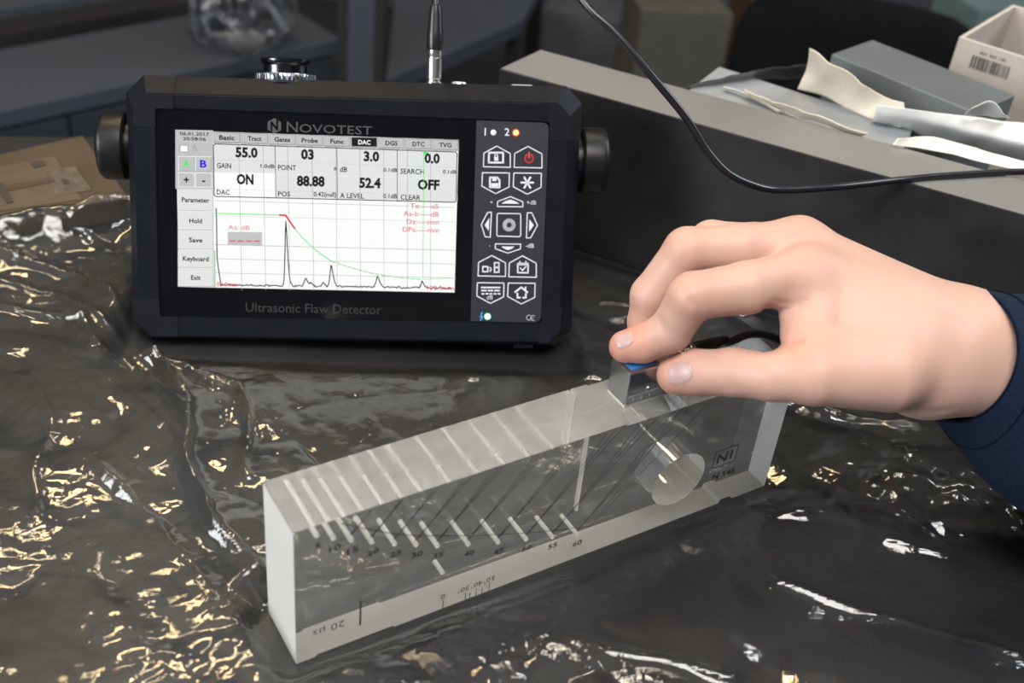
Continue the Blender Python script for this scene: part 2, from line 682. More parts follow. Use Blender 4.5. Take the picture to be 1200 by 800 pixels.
# ------------------------------------------------------------------ long steel bar
BARH = 0.1157
BARA = at_z(585.5, 80, BARH)
_ang = math.radians(-22.3)
BARD = np.array([math.cos(_ang), math.sin(_ang), 0])
BARN = np.array([-BARD[1], BARD[0], 0])
BARW = 0.0485


def brushed(name, colour, rough, sc):
    m = mat(name, colour, rough, metal=0.35, bump=0.06, bscale=120, vary=0.10, vscale=9, stretch=sc, rvary=0.06)
    return m


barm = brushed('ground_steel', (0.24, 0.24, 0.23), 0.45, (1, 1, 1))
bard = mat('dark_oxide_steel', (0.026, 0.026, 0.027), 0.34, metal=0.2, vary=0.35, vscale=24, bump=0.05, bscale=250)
end = at_z(633, 58, BARH) - BARA
end = end / (end @ BARN) * BARW
bp = [BARA, BARA + BARD * 0.78, BARA + BARD * 0.78 + BARN * BARW, BARA + end]
bo = thing('steel_bar', 'long grey steel bar with dark front face standing behind the hand', 'metal bar', (BARA[0], BARA[1], 0))
off = (BARA[0], BARA[1], 0)
m_ = MB()
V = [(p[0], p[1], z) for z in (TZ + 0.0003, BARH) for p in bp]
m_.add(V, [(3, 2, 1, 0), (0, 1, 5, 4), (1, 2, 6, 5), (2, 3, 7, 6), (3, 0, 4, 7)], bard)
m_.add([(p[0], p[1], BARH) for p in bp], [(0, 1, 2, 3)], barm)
o_ = m_.build('bar_body', bo, offset=off, bevel=0.0007)

film = build_film()

# ------------------------------------------------------------------ acrylic calibration block
def acrylic():
    """clear acrylic with a faint veil of fine scratches"""
    m = bpy.data.materials.new('clear_acrylic')
    m.use_nodes = True
    nt = m.node_tree
    b = nt.nodes['Principled BSDF']
    b.inputs['Base Color'].default_value = (0.985, 0.99, 0.985, 1)
    b.inputs['Roughness'].default_value = 0.02
    b.inputs['Transmission Weight'].default_value = 1.0
    b.inputs['IOR'].default_value = 1.49
    d = nt.nodes.new('ShaderNodeBsdfDiffuse')
    d.inputs['Color'].default_value = (0.8, 0.82, 0.82, 1)
    x = nt.nodes.new('ShaderNodeMixShader')
    tc = nt.nodes.new('ShaderNodeTexCoord')
    nz = nt.nodes.new('ShaderNodeTexNoise')
    nz.inputs['Scale'].default_value = 35
    nz.inputs['Detail'].default_value = 5
    mr = nt.nodes.new('ShaderNodeMapRange')
    mr.inputs['From Min'].default_value = 0.3
    mr.inputs['From Max'].default_value = 0.7
    mr.inputs['To Min'].default_value = 0.07
    mr.inputs['To Max'].default_value = 0.13
    nt.links.new(tc.outputs['Object'], nz.inputs['Vector'])
    nt.links.new(nz.outputs['Fac'], mr.inputs['Value'])
    nt.links.new(mr.outputs['Result'], x.inputs['Fac'])
    nt.links.new(b.outputs[0], x.inputs[1])
    nt.links.new(d.outputs[0], x.inputs[2])
    nt.links.new(x.outputs[0], nt.nodes['Material Output'].inputs['Surface'])
    return m


def frosted():
    m = bpy.data.materials.new('sanded_acrylic')
    m.use_nodes = True
    nt = m.node_tree
    nt.nodes.clear()
    N = nt.nodes.new
    d = N('ShaderNodeBsdfDiffuse')
    d.inputs['Color'].default_value = (0.92, 0.915, 0.89, 1)
    t = N('ShaderNodeBsdfTranslucent')
    t.inputs['Color'].default_value = (0.93, 0.93, 0.91, 1)
    x = N('ShaderNodeMixShader')
    x.inputs[0].default_value = 0.55
    o = N('ShaderNodeOutputMaterial')
    L = nt.links.new
    L(d.outputs[0], x.inputs[1])
    L(t.outputs[0], x.inputs[2])
    L(x.outputs[0], o.inputs['Surface'])
    return m


ACR, FRO = acrylic(), frosted()
ink = mat('engraving_ink', (0.03, 0.03, 0.035), 0.7, vary=0.2)
inkg = mat('engraved_line_ink', (0.05, 0.05, 0.055), 0.7, vary=0.2)

blk = thing('calibration_block', 'clear acrylic calibration block with engraved depth numbers and drilled holes', 'test block', mw=MBLK)
XS = 0.1655
prof = [(0, 0), (.0092, 0), (.0096, .0011), (.0474, .0011), (.0478, 0), (.2395, 0), (.2405, .0024), (.2470, .0024), (.2490, 0),
        (BL, 0), (BL, .0795), (XS, .0795), (XS - .0012, .0806), (.0008, .0806), (0, .0798)]
mb = MB()
n = len(prof)
V = [(x, 0, z) for x, z in prof] + [(x, BT, z) for x, z in prof]
faces, mm_ = [], []
mb.add(V, [tuple(range(n)), tuple(range(n, 2 * n))[::-1]], ACR)
for i in range(n):
    j = (i + 1) % n
    a, b = prof[i], prof[j]
    frost = (max(a[1], b[1]) < 0.003) or (a[0] == b[0] == BL) or i == n - 1
    mb.add([V[i], V[j], V[n + j], V[n + i]], [(3, 2, 1, 0)], FRO if frost else ACR)
body = mb.build('block_body', blk)
bm = bmesh.new()
bm.from_mesh(body.data)
bmesh.ops.remove_doubles(bm, verts=bm.verts, dist=1e-6)
bmesh.ops.recalc_face_normals(bm, faces=bm.faces)
bm.to_mesh(body.data)
bm.free()
HOLES = [(10.1, 75.3), (17.6, 70.6), (25.7, 65.8), (35.2, 60.6), (46.2, 54.6), (56.9, 49.3), (67.8, 43.8), (84.0, 37.8), (100.3, 32.0), (116.2, 27.0), (131.8, 21.7), (146.9, 16.9)]
cut = MB()


def cyl(cx, cz, r, y0, y1, nn=16):
    P = [(cx + r * math.cos(2 * math.pi * i / nn), cz + r * math.sin(2 * math.pi * i / nn)) for i in range(nn)]
    V = [(x, y0, z) for x, z in P] + [(x, y1, z) for x, z in P]
    cut.add(V, [tuple(range(nn)), tuple(range(nn, 2 * nn))[::-1]] + [(i, nn + i, nn + (i + 1) % nn, (i + 1) % nn) for i in range(nn)], FRO)


for hx, hz in HOLES:
    cyl(hx / 1000, hz / 1000 - 0.0006, 0.0011, -0.01, BT + 0.01)
cyl(0.0715, 0.0245, 0.0011, -0.01, 0.017)
o2 = cut.build('cutter')
bm = bmesh.new()
bm.from_mesh(o2.data)
bmesh.ops.recalc_face_normals(bm, faces=bm.faces)
bm.to_mesh(o2.data)
bm.free()
# the large bore is polished
cut = MB()
nn = 48
RC = (0.2065, 0.0298, 0.0165)
P = [(RC[0] + RC[2] * math.cos(2 * math.pi * i / nn), RC[1] + RC[2] * math.sin(2 * math.pi * i / nn)) for i in range(nn)]
V = [(x, -0.01, z) for x, z in P] + [(x, BT + 0.01, z) for x, z in P]
cut.add(V, [tuple(range(nn)), tuple(range(nn, 2 * nn))[::-1]] + [(i, nn + i, nn + (i + 1) % nn, (i + 1) % nn) for i in range(nn)], ACR)
# upright saw slot in the back face
cut.box(0.1540, BT - 0.0045, 0.018, 0.1552, BT + 0.01, 0.10, FRO)
o3 = cut.build('cutter_bore')
bm = bmesh.new()
bm.from_mesh(o3.data)
bmesh.ops.recalc_face_normals(bm, faces=bm.faces)
bm.to_mesh(o3.data)
bm.free()
for oc in (o2, o3):
    oc.parent = blk
    md = body.modifiers.new('cut', 'BOOLEAN')
    md.operation = 'DIFFERENCE'
    md.object = oc
    md.solver = 'EXACT'
    md.material_mode = 'TRANSFER'
bpy.context.view_layer.update()
dg = bpy.context.evaluated_depsgraph_get()
nm = bpy.data.meshes.new_from_object(body.evaluated_get(dg))
body.modifiers.clear()
body.data = nm
nm.name = 'block_body'
for oc in (o2, o3):
    bpy.data.objects.remove(oc)
bore = []
nm.set_sharp_from_angle(angle=math.radians(35))
nm.polygons.foreach_set('use_smooth', [True] * len(nm.polygons))

TF = Matrix(((1, 0, 0, 0), (0, 0, -1, 0), (0, 1, 0, 0), (0, 0, 0, 1)))     # (x, z, out) of the front face


def front_part(mb, name, label=None):
    mb.v = [tuple(TF @ Vector(p)) for p in mb.v]
    o = mb.build(name, blk)
    if label:
        o['label'] = label
    return o


def mm(*a):
    return tuple(v / 1000 for v in a)


E0 = 0.00012
for lab, (hx, hz) in zip((5, 10, 15, 20, 25, 30, 35, 40, 45, 50, 55, 60), HOLES):
    front_part(MB().text(str(lab), (hx + 0.6) / 1000, (hz - 8.0) / 1000, 0.0032, E0, ink, 'C', bold=0.018, width=0.0022 if lab == 5 else 0.0054), 'depth_number')
front_part(MB().text('N1', *mm(235.6, 31.6), 0.0062, E0, ink, 'C', bold=0.01, width=0.0100), 'serial_print')
front_part(MB().line([mm(228.2, 29.0), mm(243.4, 29.0), mm(243.4, 40.4), mm(228.2, 40.4)], 0.0004, E0, ink, closed=True), 'serial_frame')
front_part(MB().text('N 545', *mm(238.0, 20.0), 0.0037, E0, ink, 'C', bold=0.02, width=0.0150), 'serial_print')
front_part(MB().text('20 \u00b5s', *mm(15.5, 13.4), 0.0042, E0, inkg, 'C', rot=180, width=0.0150), 'scale_print')
front_part(MB().line([mm(30.5, 10.2), mm(30.5, 25.5)], 0.0009, E0, ink), 'scale_tick')
front_part(MB().text('0', *mm(72.6, 6.6), 0.0033, E0, ink, 'C', rot=180), 'scale_print')
for x, t in ((72.9, 5.4), (85.0, 5.2), (87.4, 3.6), (90.7, 5.2), (94.0, 3.6), (98.0, 5.2)):
    front_part(MB().line([mm(x, 0.3), mm(x, t)], 0.0004, E0, ink), 'scale_tick')
for x, s_ in ((83.4, '30\u00b0'), (90.6, '40\u00b0'), (97.4, '50\u00b0')):
    front_part(MB().text(s_, *mm(x, 6.4), 0.0031, E0, ink, 'C', rot=180, width=0.0062), 'scale_print')
curve = [mm(*p) for p in ((21.0, 77.2), (32, 69.5), (45, 61.0), (58, 54.2), (70.4, 49.0), (84, 43.0), (100, 36.8), (117.2, 30.6), (136, 24.6), (153.5, 19.7))]
front_part(MB().line(curve, 0.0004, E0, inkg), 'engraved_curve')
ln = MB()
for i, (hx, hz) in enumerate(HOLES + [(153.5, 19.7)]):
    if i < 2:
        continue
    for k, sl in enumerate((1.03, 1.16, 1.32) if i < 12 else (0.945, 1.33)):
        x0, z0 = hx - 1.2 + k * 0.8, hz + 3.0
        if i == 12:
            x0, z0 = hx, hz
        x1 = x0 + (79.3 - z0) / sl
        # wavering hand-scribed line
        ln.line([mm(x0, z0), mm((x0 + x1) / 2 + 0.3, (z0 + 79.3) / 2), mm(x1, 79.3)], 0.00032, E0, inkg)
front_part(ln, 'engraved_ray_lines')

# ------------------------------------------------------------------ portable instrument with screen
casem = mat('black_case_plastic', (0.007, 0.0085, 0.012), 0.42, spec=0.10, bump=0.10, bscale=1500, vary=0.15, vscale=60)
bumpm = mat('black_corner_rubber', (0.008, 0.0095, 0.013), 0.45, spec=0.12, bump=0.14, bscale=1300, vary=0.15, vscale=60)
glassm = mat('black_screen_glass', (0.003, 0.003, 0.004), 0.07, vary=0.2)
keym = mat('charcoal_keypad_foil', (0.014, 0.016, 0.024), 0.5, bump=0.25, bscale=1800, vary=0.35, vscale=900)
chrome = mat('chrome', (0.45, 0.46, 0.48), 0.2, metal=1.0, vary=0.05)
satin = mat('satin_nickel', (0.62, 0.62, 0.60), 0.28, metal=1.0, vary=0.08, vscale=200)
rubber = mat('black_rubber', (0.007, 0.007, 0.008), 0.38, spec=0.35, vary=0.2, bump=0.05)
greyprint = mat('grey_print', (0.055, 0.057, 0.062), 0.5, vary=0.05)
dimprint = mat('dim_grey_print', (0.020, 0.021, 0.022), 0.5, vary=0.05)
whiteprint = mat('white_print', (0.66, 0.68, 0.72), 0.5, vary=0.05)
redprint = mat('red_print', (0.75, 0.05, 0.06), 0.5, vary=0.05)
blueprint = mat('blue_print', (0.05, 0.35, 0.8), 0.5, vary=0.05)

inst = thing('ultrasonic_instrument', 'black portable measuring instrument with bright white screen and hexagonal keys', 'instrument', mw=MDEV)


def octo(x0, x1, y0, y1, c, w):
    return [(x0 + c, y0, w), (x1 - c, y0, w), (x1, y0 + c, w), (x1, y1 - c, w), (x1 - c, y1, w), (x0 + c, y1, w), (x0, y1 - c, w), (x0, y0 + c, w)]


fx0, fx1, fy0, fy1 = -0.1180, 0.1302, 0.0052, 0.1458
ix0, ix1, iy0, iy1 = -0.1062, 0.1188, 0.0168, 0.1362
rings = [octo(fx0, fx1, fy0, fy1, 0.0075, 0.0),
         octo(fx0 - 0.0062, fx1 + 0.0085, 0.0010, fy1 + 0.0098, 0.0100, -0.012),
         octo(fx0 - 0.0068, fx1 + 0.0090, 0.0112, fy1 + 0.0092, 0.0100, -0.034),
         octo(fx0 - 0.0030, fx1 + 0.0030, 0.0245, fy1 + 0.0020, 0.0100, -0.062)]
SHR = 0.013


def shear(r):
    return [(x, y + SHR * (x - 0.006) if y > 0.07 else y, w) for x, y, w in r]


rings = [shear(r) for r in rings]
cs = MB()
cs.loft([r for r in rings], casem, cap0=False, cap1=True)
# front face ring round the recessed window, window walls
inn = [(ix0, iy0), (ix1, iy0), (ix1, iy0), (ix1, iy1), (ix1, iy1), (ix0, iy1), (ix0, iy1), (ix0, iy0)]
r0 = rings[0]
for i in range(8):
    j = (i + 1) % 8
    a, b = r0[i], r0[j]
    p, q = (*inn[i], 0.0), (*inn[j], 0.0)
    if inn[i] == inn[j]:
        cs.add([a, b, p], [(0, 1, 2)], casem)
    else:
        cs.add([a, b, q, p], [(0, 1, 2, 3)], casem)
for (a, b) in (((ix0, iy0), (ix1, iy0)), ((ix1, iy0), (ix1, iy1)), ((ix1, iy1), (ix0, iy1)), ((ix0, iy1), (ix0, iy0))):
    cs.add([(*a, 0), (*b, 0), (*b, -0.002), (*a, -0.002)], [(0, 1, 2, 3)], casem)
case = cs.build('case', inst)
bm = bmesh.new()
bm.from_mesh(case.data)
bmesh.ops.remove_doubles(bm, verts=bm.verts, dist=1e-6)
bmesh.ops.recalc_face_normals(bm, faces=bm.faces)
ed = [e for e in bm.edges if len(e.link_faces) == 2 and e.calc_face_angle(0) > 0.3]
bmesh.ops.bevel(bm, geom=ed, offset=0.0006, segments=2, affect='EDGES')
bm.to_mesh(case.data)
bm.free()
# proud bumpers on the four corners
for sx in (0, 1):
    for sy in (0, 1):
        b_ = MB()
        g = 0.00035
        rr = [octo(fx0 - g, fx1 + g, fy0 - g, fy1 + g, 0.0075, g), octo(fx0 - 0.0062 - g, fx1 + 0.0085 + g, 0.0010 - g * 0.5, fy1 + 0.0098 + g, 0.0100, -0.012),
              octo(fx0 - 0.0068 - g, fx1 + 0.0090 + g, 0.0112 - g, fy1 + 0.0092 + g, 0.0100, -0.034)]
        rr = [shear(r) for r in rr]
        b_.loft(rr, bumpm, cap0=False, cap1=False)
        for i in range(8):
            j = (i + 1) % 8
            p, q = (*inn[i], g), (*inn[j], g)
            if inn[i] == inn[j]:
                b_.add([rr[0][i], rr[0][j], p], [(0, 1, 2)], bumpm)
            else:
                b_.add([rr[0][i], rr[0][j], q, p], [(0, 1, 2, 3)], bumpm)
        ob = b_.build('corner_bumper', inst)
        bm = bmesh.new()
        bm.from_mesh(ob.data)
        bmesh.ops.remove_doubles(bm, verts=bm.verts, dist=1e-6)
        bmesh.ops.recalc_face_normals(bm, faces=bm.faces)
        ux = (fx1 - 0.013) if sx else (fx0 + 0.022)
        vy = (fy1 - 0.020) if sy else (fy0 + 0.022)
        for co, no in (((ux, 0, 0), (-1 if sx else 1, 0, 0)), ((0, vy, 0), (0, -1 if sy else 1, 0))):
            bmesh.ops.bisect_plane(bm, geom=bm.verts[:] + bm.edges[:] + bm.faces[:], plane_co=co, plane_no=no, clear_outer=True)
        bm.to_mesh(ob.data)
        bm.free()
# glass, keypad foil
GX1 = 0.0757
MB().box(ix0 + 0.0002, iy0 + 0.0002, -0.004, GX1, iy1 - 0.0002, -0.0012, glassm).build('screen_glass', inst)
pad = MB()
kx0, kx1, ky0, ky1 = GX1 + 0.0002, ix1 - 0.0003, iy0 + 0.0003, iy1 - 0.0003
rc = 0.003
pts = [(kx0, ky0), (kx1 - rc, ky0), (kx1 - rc * .3, ky0 + rc * .3), (kx1, ky0 + rc), (kx1, ky1 - rc), (kx1 - rc * .3, ky1 - rc * .3), (kx1 - rc, ky1), (kx0, ky1)]
pad.prism(pts, -0.004, -0.0010, keym)
pad.build('keypad', inst)

# ---- screen picture (drawn in the 1138x800 space of a close crop, mapped to the panel)
SX0, SX1 = dev(208.0, 250)[0], dev(535.2, 250)[0]
SY0, SY1 = 0.0343, 0.1243


def S(cx, cy):
    u = 0.5
    v = 0.5
    for _ in range(6):
        yt, yb = 118 + 17 * u, 672 + 20 * u
        v = (cy - yt) / (yb - yt)
        xl, xr = 52 + 10 * v, 1075 - 27 * v
        u = (cx - xl) / (xr - xl)
    return SX0 + (SX1 - SX0) * u, SY1 - (SY1 - SY0) * v


KX, KY = (SX1 - SX0) / 1004, (SY1 - SY0) / 556
SE = 1.0
e_white = emissive('screen_white', (0.97, 0.99, 0.97), SE)
e_grey = emissive('screen_grey', (0.56, 0.56, 0.57), SE)
e_lgrey = emissive('screen_light_grey', (0.78, 0.79, 0.79), SE)
e_mgrey = emissive('screen_mid_grey', (0.40, 0.40, 0.41), SE)
e_grid = emissive('screen_grid_grey', (0.30, 0.30, 0.31), SE)
e_gridl = emissive('screen_grid_pale', (0.62, 0.62, 0.62), SE)
e_black = mat('screen_black', (0.006, 0.006, 0.006), 0.3, vary=0.1)
e_green = emissive('screen_green', (0.10, 0.80, 0.12), SE)
e_dgreen = emissive('screen_dark_green', (0.22, 0.62, 0.22), SE)
e_red = emissive('screen_red', (0.72, 0.05, 0.06), SE)
e_pink = emissive('screen_pale_red', (0.72, 0.16, 0.18), SE)
e_blue = emissive('screen_blue', (0.04, 0.03, 0.80), SE)
W0 = -0.00110


def quad(m, x0, y0, x1, y1, lvl, mt):
    m.poly([S(x0, y1), S(x1, y1), S(x1, y0), S(x0, y0)], W0 + lvl * 0.00003, mt)


def sline(m, pts, w, lvl, mt, closed=False):
    m.line([S(*p) for p in pts], w * KX, W0 + lvl * 0.00003, mt, closed)


def stext(m, t, x, y, h, lvl, mt, align='C', bold=0.0, width=None):
    m.text(t, *S(x, y), h * KY, W0 + lvl * 0.00003, mt, align, bold, None if width is None else width * KX)


scr = MB()
scr.poly([(SX0, SY0), (SX1, SY0), (SX1, SY1), (SX0, SY1)], W0, e_white)
screen = scr.build('screen', inst)

sb = MB()
quad(sb, 50, 116, 184, 322, 1, e_grey)
stext(sb, '06.01.2017', 118, 135, 11, 3, e_black, width=102, bold=0.02)
stext(sb, '20:58:06', 118, 152, 11, 3, e_black, width=80, bold=0.02)
quad(sb, 64, 168, 96, 194, 2, e_mgrey)
quad(sb, 68, 171, 93, 191, 3, e_white)
sline(sb, [(108, 195), (118, 166), (132, 195)], 2.5, 3, e_mgrey)
sline(sb, [(112, 172), (124, 185), (116, 196)], 2.5, 3, e_mgrey)
sb.build('status_corner', screen)
for t, x, y, c in (('A', 89, 233, e_green), ('B', 149, 233, e_blue), ('+', 89, 290, e_black), ('-', 150, 290, e_black)):
    b_ = MB()
    quad(b_, x - 29, y - 26, x + 29, y + 26, 2, e_white)
    quad(b_, x - 27, y - 24, x + 29, y + 26, 3, e_mgrey if c != e_black else e_white)
    quad(b_, x - 27, y - 24, x + 27, y + 24, 4, e_grey)
    stext(b_, t, x, y + 12, 24, 5, c, bold=0.03, width=24 if t in 'AB' else (19 if t == '+' else 12))
    b_.build('screen_button', screen)
for t, y0, y1, w in (('Parameter', 322, 399, 97), ('Hold', 401, 468, 45), ('Save', 470, 536, 48), ('Keyboard', 538, 603, 92), ('Exit', 605, 672, 34)):
    b_ = MB()
    quad(b_, 58, y0, 184, y1, 1, e_mgrey)
    quad(b_, 58, y0, 182, y1 - 2, 2, e_lgrey)
    stext(b_, t, 121, (y0 + y1) / 2 + 8, 16, 3, e_black, width=w, bold=0.025)
    b_.build('menu_button', screen)
x = 185
for i, t in enumerate(('Basic', 'Tract', 'Gates', 'Probe', 'Func', 'DAC', 'DGS', 'DTC', 'TVG')):
    b_ = MB()
    xa, xb = 185 + i * 99, 185 + i * 99 + 98
    dy = (xa - 185) * 0.017
    act = t == 'DAC'
    quad(b_, xa, 121 + dy, xb, 161 + dy, 1, e_mgrey)
    quad(b_, xa + 2, 124 + dy, xb - 5, 155 + dy, 2, e_black if act else e_grey)
    stext(b_, t, (xa + xb) / 2 - 1, 148 + dy, 15, 3, e_white if act else e_black, bold=0.028, width={'Basic': 54, 'Tract': 48, 'Gates': 56, 'Probe': 58, 'Func': 48}.get(t, 44))
    b_.build('screen_tab', screen)
g_ = MB()
for i, xx in enumerate((275, 362, 450, 538, 624, 711, 798, 885, 971)):
    sline(g_, [(xx, 166), (xx - (xx - 560) * 0.028, 684)], 1.6, 6, e_grid if i == 3 else e_mgrey)
for yy, c in ((362, e_mgrey), (415, e_gridl), (519, e_grid), (570, e_mgrey), (621, e_mgrey)):
    sline(g_, [(188, yy), (1055, yy + 16)], 1.6, 5, c)
g_.build('plot_grid', screen)
cells = [(187, 405, '55.0', 303, 'GAIN', '1.0dB'), (405, 628, '03', 521, 'POINT', '#'), (628, 848, '3.0', 753, 'dB', '0.1dB'), (848, 1066, '0.0', 975, 'SEARCH', '0.1dB')]
for i, (xa, xb, t, tx, l, u_) in enumerate(cells):
    dy = (xa - 187) * 0.017
    b_ = MB()
    quad(b_, xa, 164 + dy, xb, 262 + dy, 2, e_lgrey)
    sline(b_, [(xa, 218 + dy), (xb, 222 + dy)], 1.2, 3, e_gridl)
    stext(b_, t, tx, 207 + dy, 32, 7, e_black, bold=0.045, width={'55.0': 78, '03': 46, '3.0': 56, '0.0': 56}[t])
    stext(b_, l, xa + 10, 247 + dy, 18, 7, e_black, 'L', bold=0.016, width={'GAIN': 50, 'POINT': 64, 'dB': 26, 'SEARCH': 86}[l])
    stext(b_, u_, xb - 2, 245 + dy, 13, 7, e_black, 'R', bold=0.02, width=10 if u_ == '#' else 50)
    b_.build('readout_cell', screen)
cells = [(187, 405, 'ON', 297, 'DAC', ''), (405, 628, '88.88', 532, 'POS', '0.42(null)'), (628, 848, '52.4', 746, 'A LEVEL', '0.1dB'), (848, 1066, 'OFF', 960, 'CLEAR', '')]
for i, (xa, xb, t, tx, l, u_) in enumerate(cells):
    dy = (xa - 187) * 0.017
    b_ = MB()
    quad(b_, xa, 263 + dy, xb, 346 + dy, 2, e_white if i == 0 else e_lgrey)
    sline(b_, [(xa, 320 + dy), (xb, 324 + dy)], 1.2, 3, e_gridl)
    stext(b_, t, tx, 302 + dy, 33, 7, e_black, bold=0.045, width={'ON': 60, '88.88': 100, '52.4': 78, 'OFF': 80}[t])
    stext(b_, l, xa + 9, 340 + dy, 17, 7, e_black, 'L', bold=0.016, width={'DAC': 46, 'POS': 44, 'A LEVEL': 86, 'CLEAR': 72}[l])
    if u_:
        stext(b_, u_, xb - 4, 340 + dy, 15, 7, e_black, 'R', bold=0.02, width=82 if 'n' in u_ else 50)
    b_.build('readout_cell', screen)
fr = MB()
sline(fr, [(191, 163), (1062, 178), (1068, 184), (1061, 354), (1055, 359), (192, 347), (187, 342), (185, 168)], 3.2, 8, e_black, True)
for xx in (405, 628, 848):
    dy = (xx - 187) * 0.017
    sline(fr, [(xx, 164 + dy), (xx - (xx - 560) * 0.01, 347 + dy)], 2.2, 8, e_black)
fr.build('readout_frame', screen)
dac = MB()
sline(dac, [(190, 407), (425, 411)], 3.0, 9, e_green)
sline(dac, [(472, 458), (500, 492), (540, 530), (575, 558), (605, 578)], 3.2, 9, e_green)
cv = catmull([(605, 578, 0), (680, 602, 0), (760, 623, 0), (850, 636, 0), (930, 643, 0)], 12)
for i in range(0, len(cv) - 1):
    if i % 3 != 2:
        sline(dac, [cv[i][:2], cv[i + 1][:2]], 3.2, 9, e_dgreen if i < 40 else e_green)
sline(dac, [(930, 643), (1046, 637)], 1.8, 9, e_green)
dac.build('dac_curve', screen)
dac = MB()
quad(dac, 186, 540, 190, 674, 9, e_dgreen)
dac.build('level_bar', screen)
gate = MB()
for i in range(48):
    y0 = 192 + i * 9.4
    xx = 945 - 12 * (y0 - 192) / 450
    sline(gate, [(xx, y0), (xx, y0 + 3.8)], 3.2, 9, e_green)
gate.poly([S(938, 179), S(950, 192), S(963, 179)][::-1], W0 + 0.0003, e_green)
gate.build('gate_marker', screen)
redl = MB()
sline(redl, [(420, 411), (441, 412), (472, 458)], 6.5, 10, e_red)
redl.build('gate_line', screen)
tr = [(193, 390), (195, 420), (196, 560), (200, 600), (206, 640), (208, 668)]
r2 = random.Random(3)
peaks = [(441, 432, 5), (510, 640, 7), (528, 655, 5), (572, 655, 5), (602, 590, 6), (768, 632, 7), (930, 648, 5)]
xx = 212
while xx < 1040:
    base = 666 + (xx - 212) * 0.013 + r2.uniform(-5, 2)
    y = base
    for px_, py_, w_ in peaks:
        d = (xx - px_) / w_
        k = math.exp(-abs(d) ** 1.6 * (0.5 if d > 0 else 1.0))
        y = min(y, base - (base - py_) * k)
    tr.append((xx, y))
    near = any(abs(xx - p[0]) < 14 for p in peaks)
    xx += 2.2 if near else 4.2
t_ = MB()
sline(t_, tr, 3.8, 9, e_black)
t_.build('echo_trace', screen)
rt = MB()
stext(rt, 'Aa: dB', 236, 464, 16, 9, e_pink, 'L', width=76)
rt.build('measurement_text', screen)
rt = MB()
quad(rt, 234, 473, 356, 521, 7, e_grey)
for i in range(4):
    quad(rt, 240 + i * 29, 503, 262 + i * 29, 508, 9, e_pink)
rt.build('level_box', screen)
for a, xx, y, hh, c, al, wd in (('Ta:----uS', 996, 383, 17, e_pink, 'R', 104), ('Aa-b:----dB', 996, 412, 17, e_pink, 'R', 130), ('Da:----mm', 996, 441, 17, e_pink, 'R', 118), ('DPa:----mm', 996, 470, 17, e_pink, 'R', 134),
                                ('00.0mm', 194, 669, 15, e_red, 'L', 76), ('102.3mm', 1046, 683, 15, e_red, 'R', 100)):
    rt = MB()
    stext(rt, a, xx, y, hh, 10, c, al, width=wd, bold=0.008)
    rt.build('measurement_text', screen)

# ---- print on the glass
pr = MB()
x0, y0 = dev(336, 154.5)
x1, _ = dev(436, 156.5)
pr.text('N', x0, y0, 0.0058, -0.00112, greyprint, 'L', width=0.0062)
pr.text('OVOTEST', x0 + 0.0072, y0, 0.0047, -0.00112, greyprint, 'L', width=x1 - x0 - 0.0072)
pr.build('brand_print', inst)
lg = MB()
cx, cy = dev(321.5, 147.5)
hx = [(cx + 0.0044 * math.cos(math.radians(60 * i + 30)), cy + 0.0044 * math.sin(math.radians(60 * i + 30))) for i in range(6)]
lg.poly(hx, -0.00113, greyprint)
lg.line([(cx - 0.0016, cy - 0.003), (cx - 0.0016, cy + 0.002), (cx + 0.0016, cy - 0.002), (cx + 0.0016, cy + 0.003)], 0.0010, -0.00108, glassm)
lg.build('logo_print', inst)
pr = MB()
x0, y0 = dev(288, 364.5)
x1, _ = dev(447, 367)
pr.text('Ultrasonic Flaw Detector', x0, y0 - 0.0003, 0.0054, -0.00112, dimprint, 'L', width=x1 - x0)
pr.build('title_print', inst)

# ---- keypad (drawn in the 571x800 space of a close crop)
def K(cx, cy):
    return dev(530 + cx / 2.857, 120 + cy / 2.857)


KP = -0.0009
keytop = mat('key_foil', (0.015, 0.017, 0.025), 0.45, bump=0.2, bscale=1800, vary=0.2, vscale=700)


def key(name, pts, icon, label=None):
    P = [K(*p) for p in pts]
    m = MB()
    c = np.mean(P, axis=0)
    m.prism(P, -0.0010, -0.0007, keytop)
    m.line(P, 0.0006, -0.00066, whiteprint, True)
    icon(m)
    o = m.build(name, inst)
    if label:
        o['label'] = label
    return o


KZ = -0.00066


def kl(m, pts, w=5, c=None, closed=False):
    m.line([K(*p) for p in pts], w * 0.000182, KZ + 0.00003, c or whiteprint, closed)


def kp(m, pts, c=None):
    m.poly([K(*p) for p in pts][::-1], KZ + 0.00003, c or whiteprint)


def pent(x0, y0, x1, y1, up):
    mx, h = (x0 + x1) / 2, y1 - y0
    if up:
        return [(x0, y1), (x1, y1 + 2), (x1, y0 + h * .36), (mx, y0), (x0 + 2, y0 + h * .34)]
    return [(x0 + 2, y0), (x1, y0 + 1), (x1 - 1, y1 - h * .32), (mx, y1), (x0, y1 - h * .36)]


def i_lock(m):
    kl(m, [(123, 168), (170, 168), (170, 201), (122, 201)], 6, closed=True)
    kp(m, [(140, 182), (154, 182), (154, 195), (140, 195)])
    kl(m, [(142, 182), (143, 175), (151, 175), (152, 182)], 3)


def i_power(m):
    x, y = K(257, 187)
    m.ringline(x, y, 0.0024, 0.0009, KZ + 0.00003, redprint, 125, 415)
    kl(m, [(257, 168), (257, 184)], 5, redprint)


def i_disk(m):
    kl(m, [(126, 251), (150, 251), (158, 259), (158, 284), (126, 283)], 6, closed=True)
    kp(m, [(134, 251), (148, 251), (148, 263), (134, 263)])
    kp(m, [(130, 270), (154, 270), (154, 284), (130, 284)])


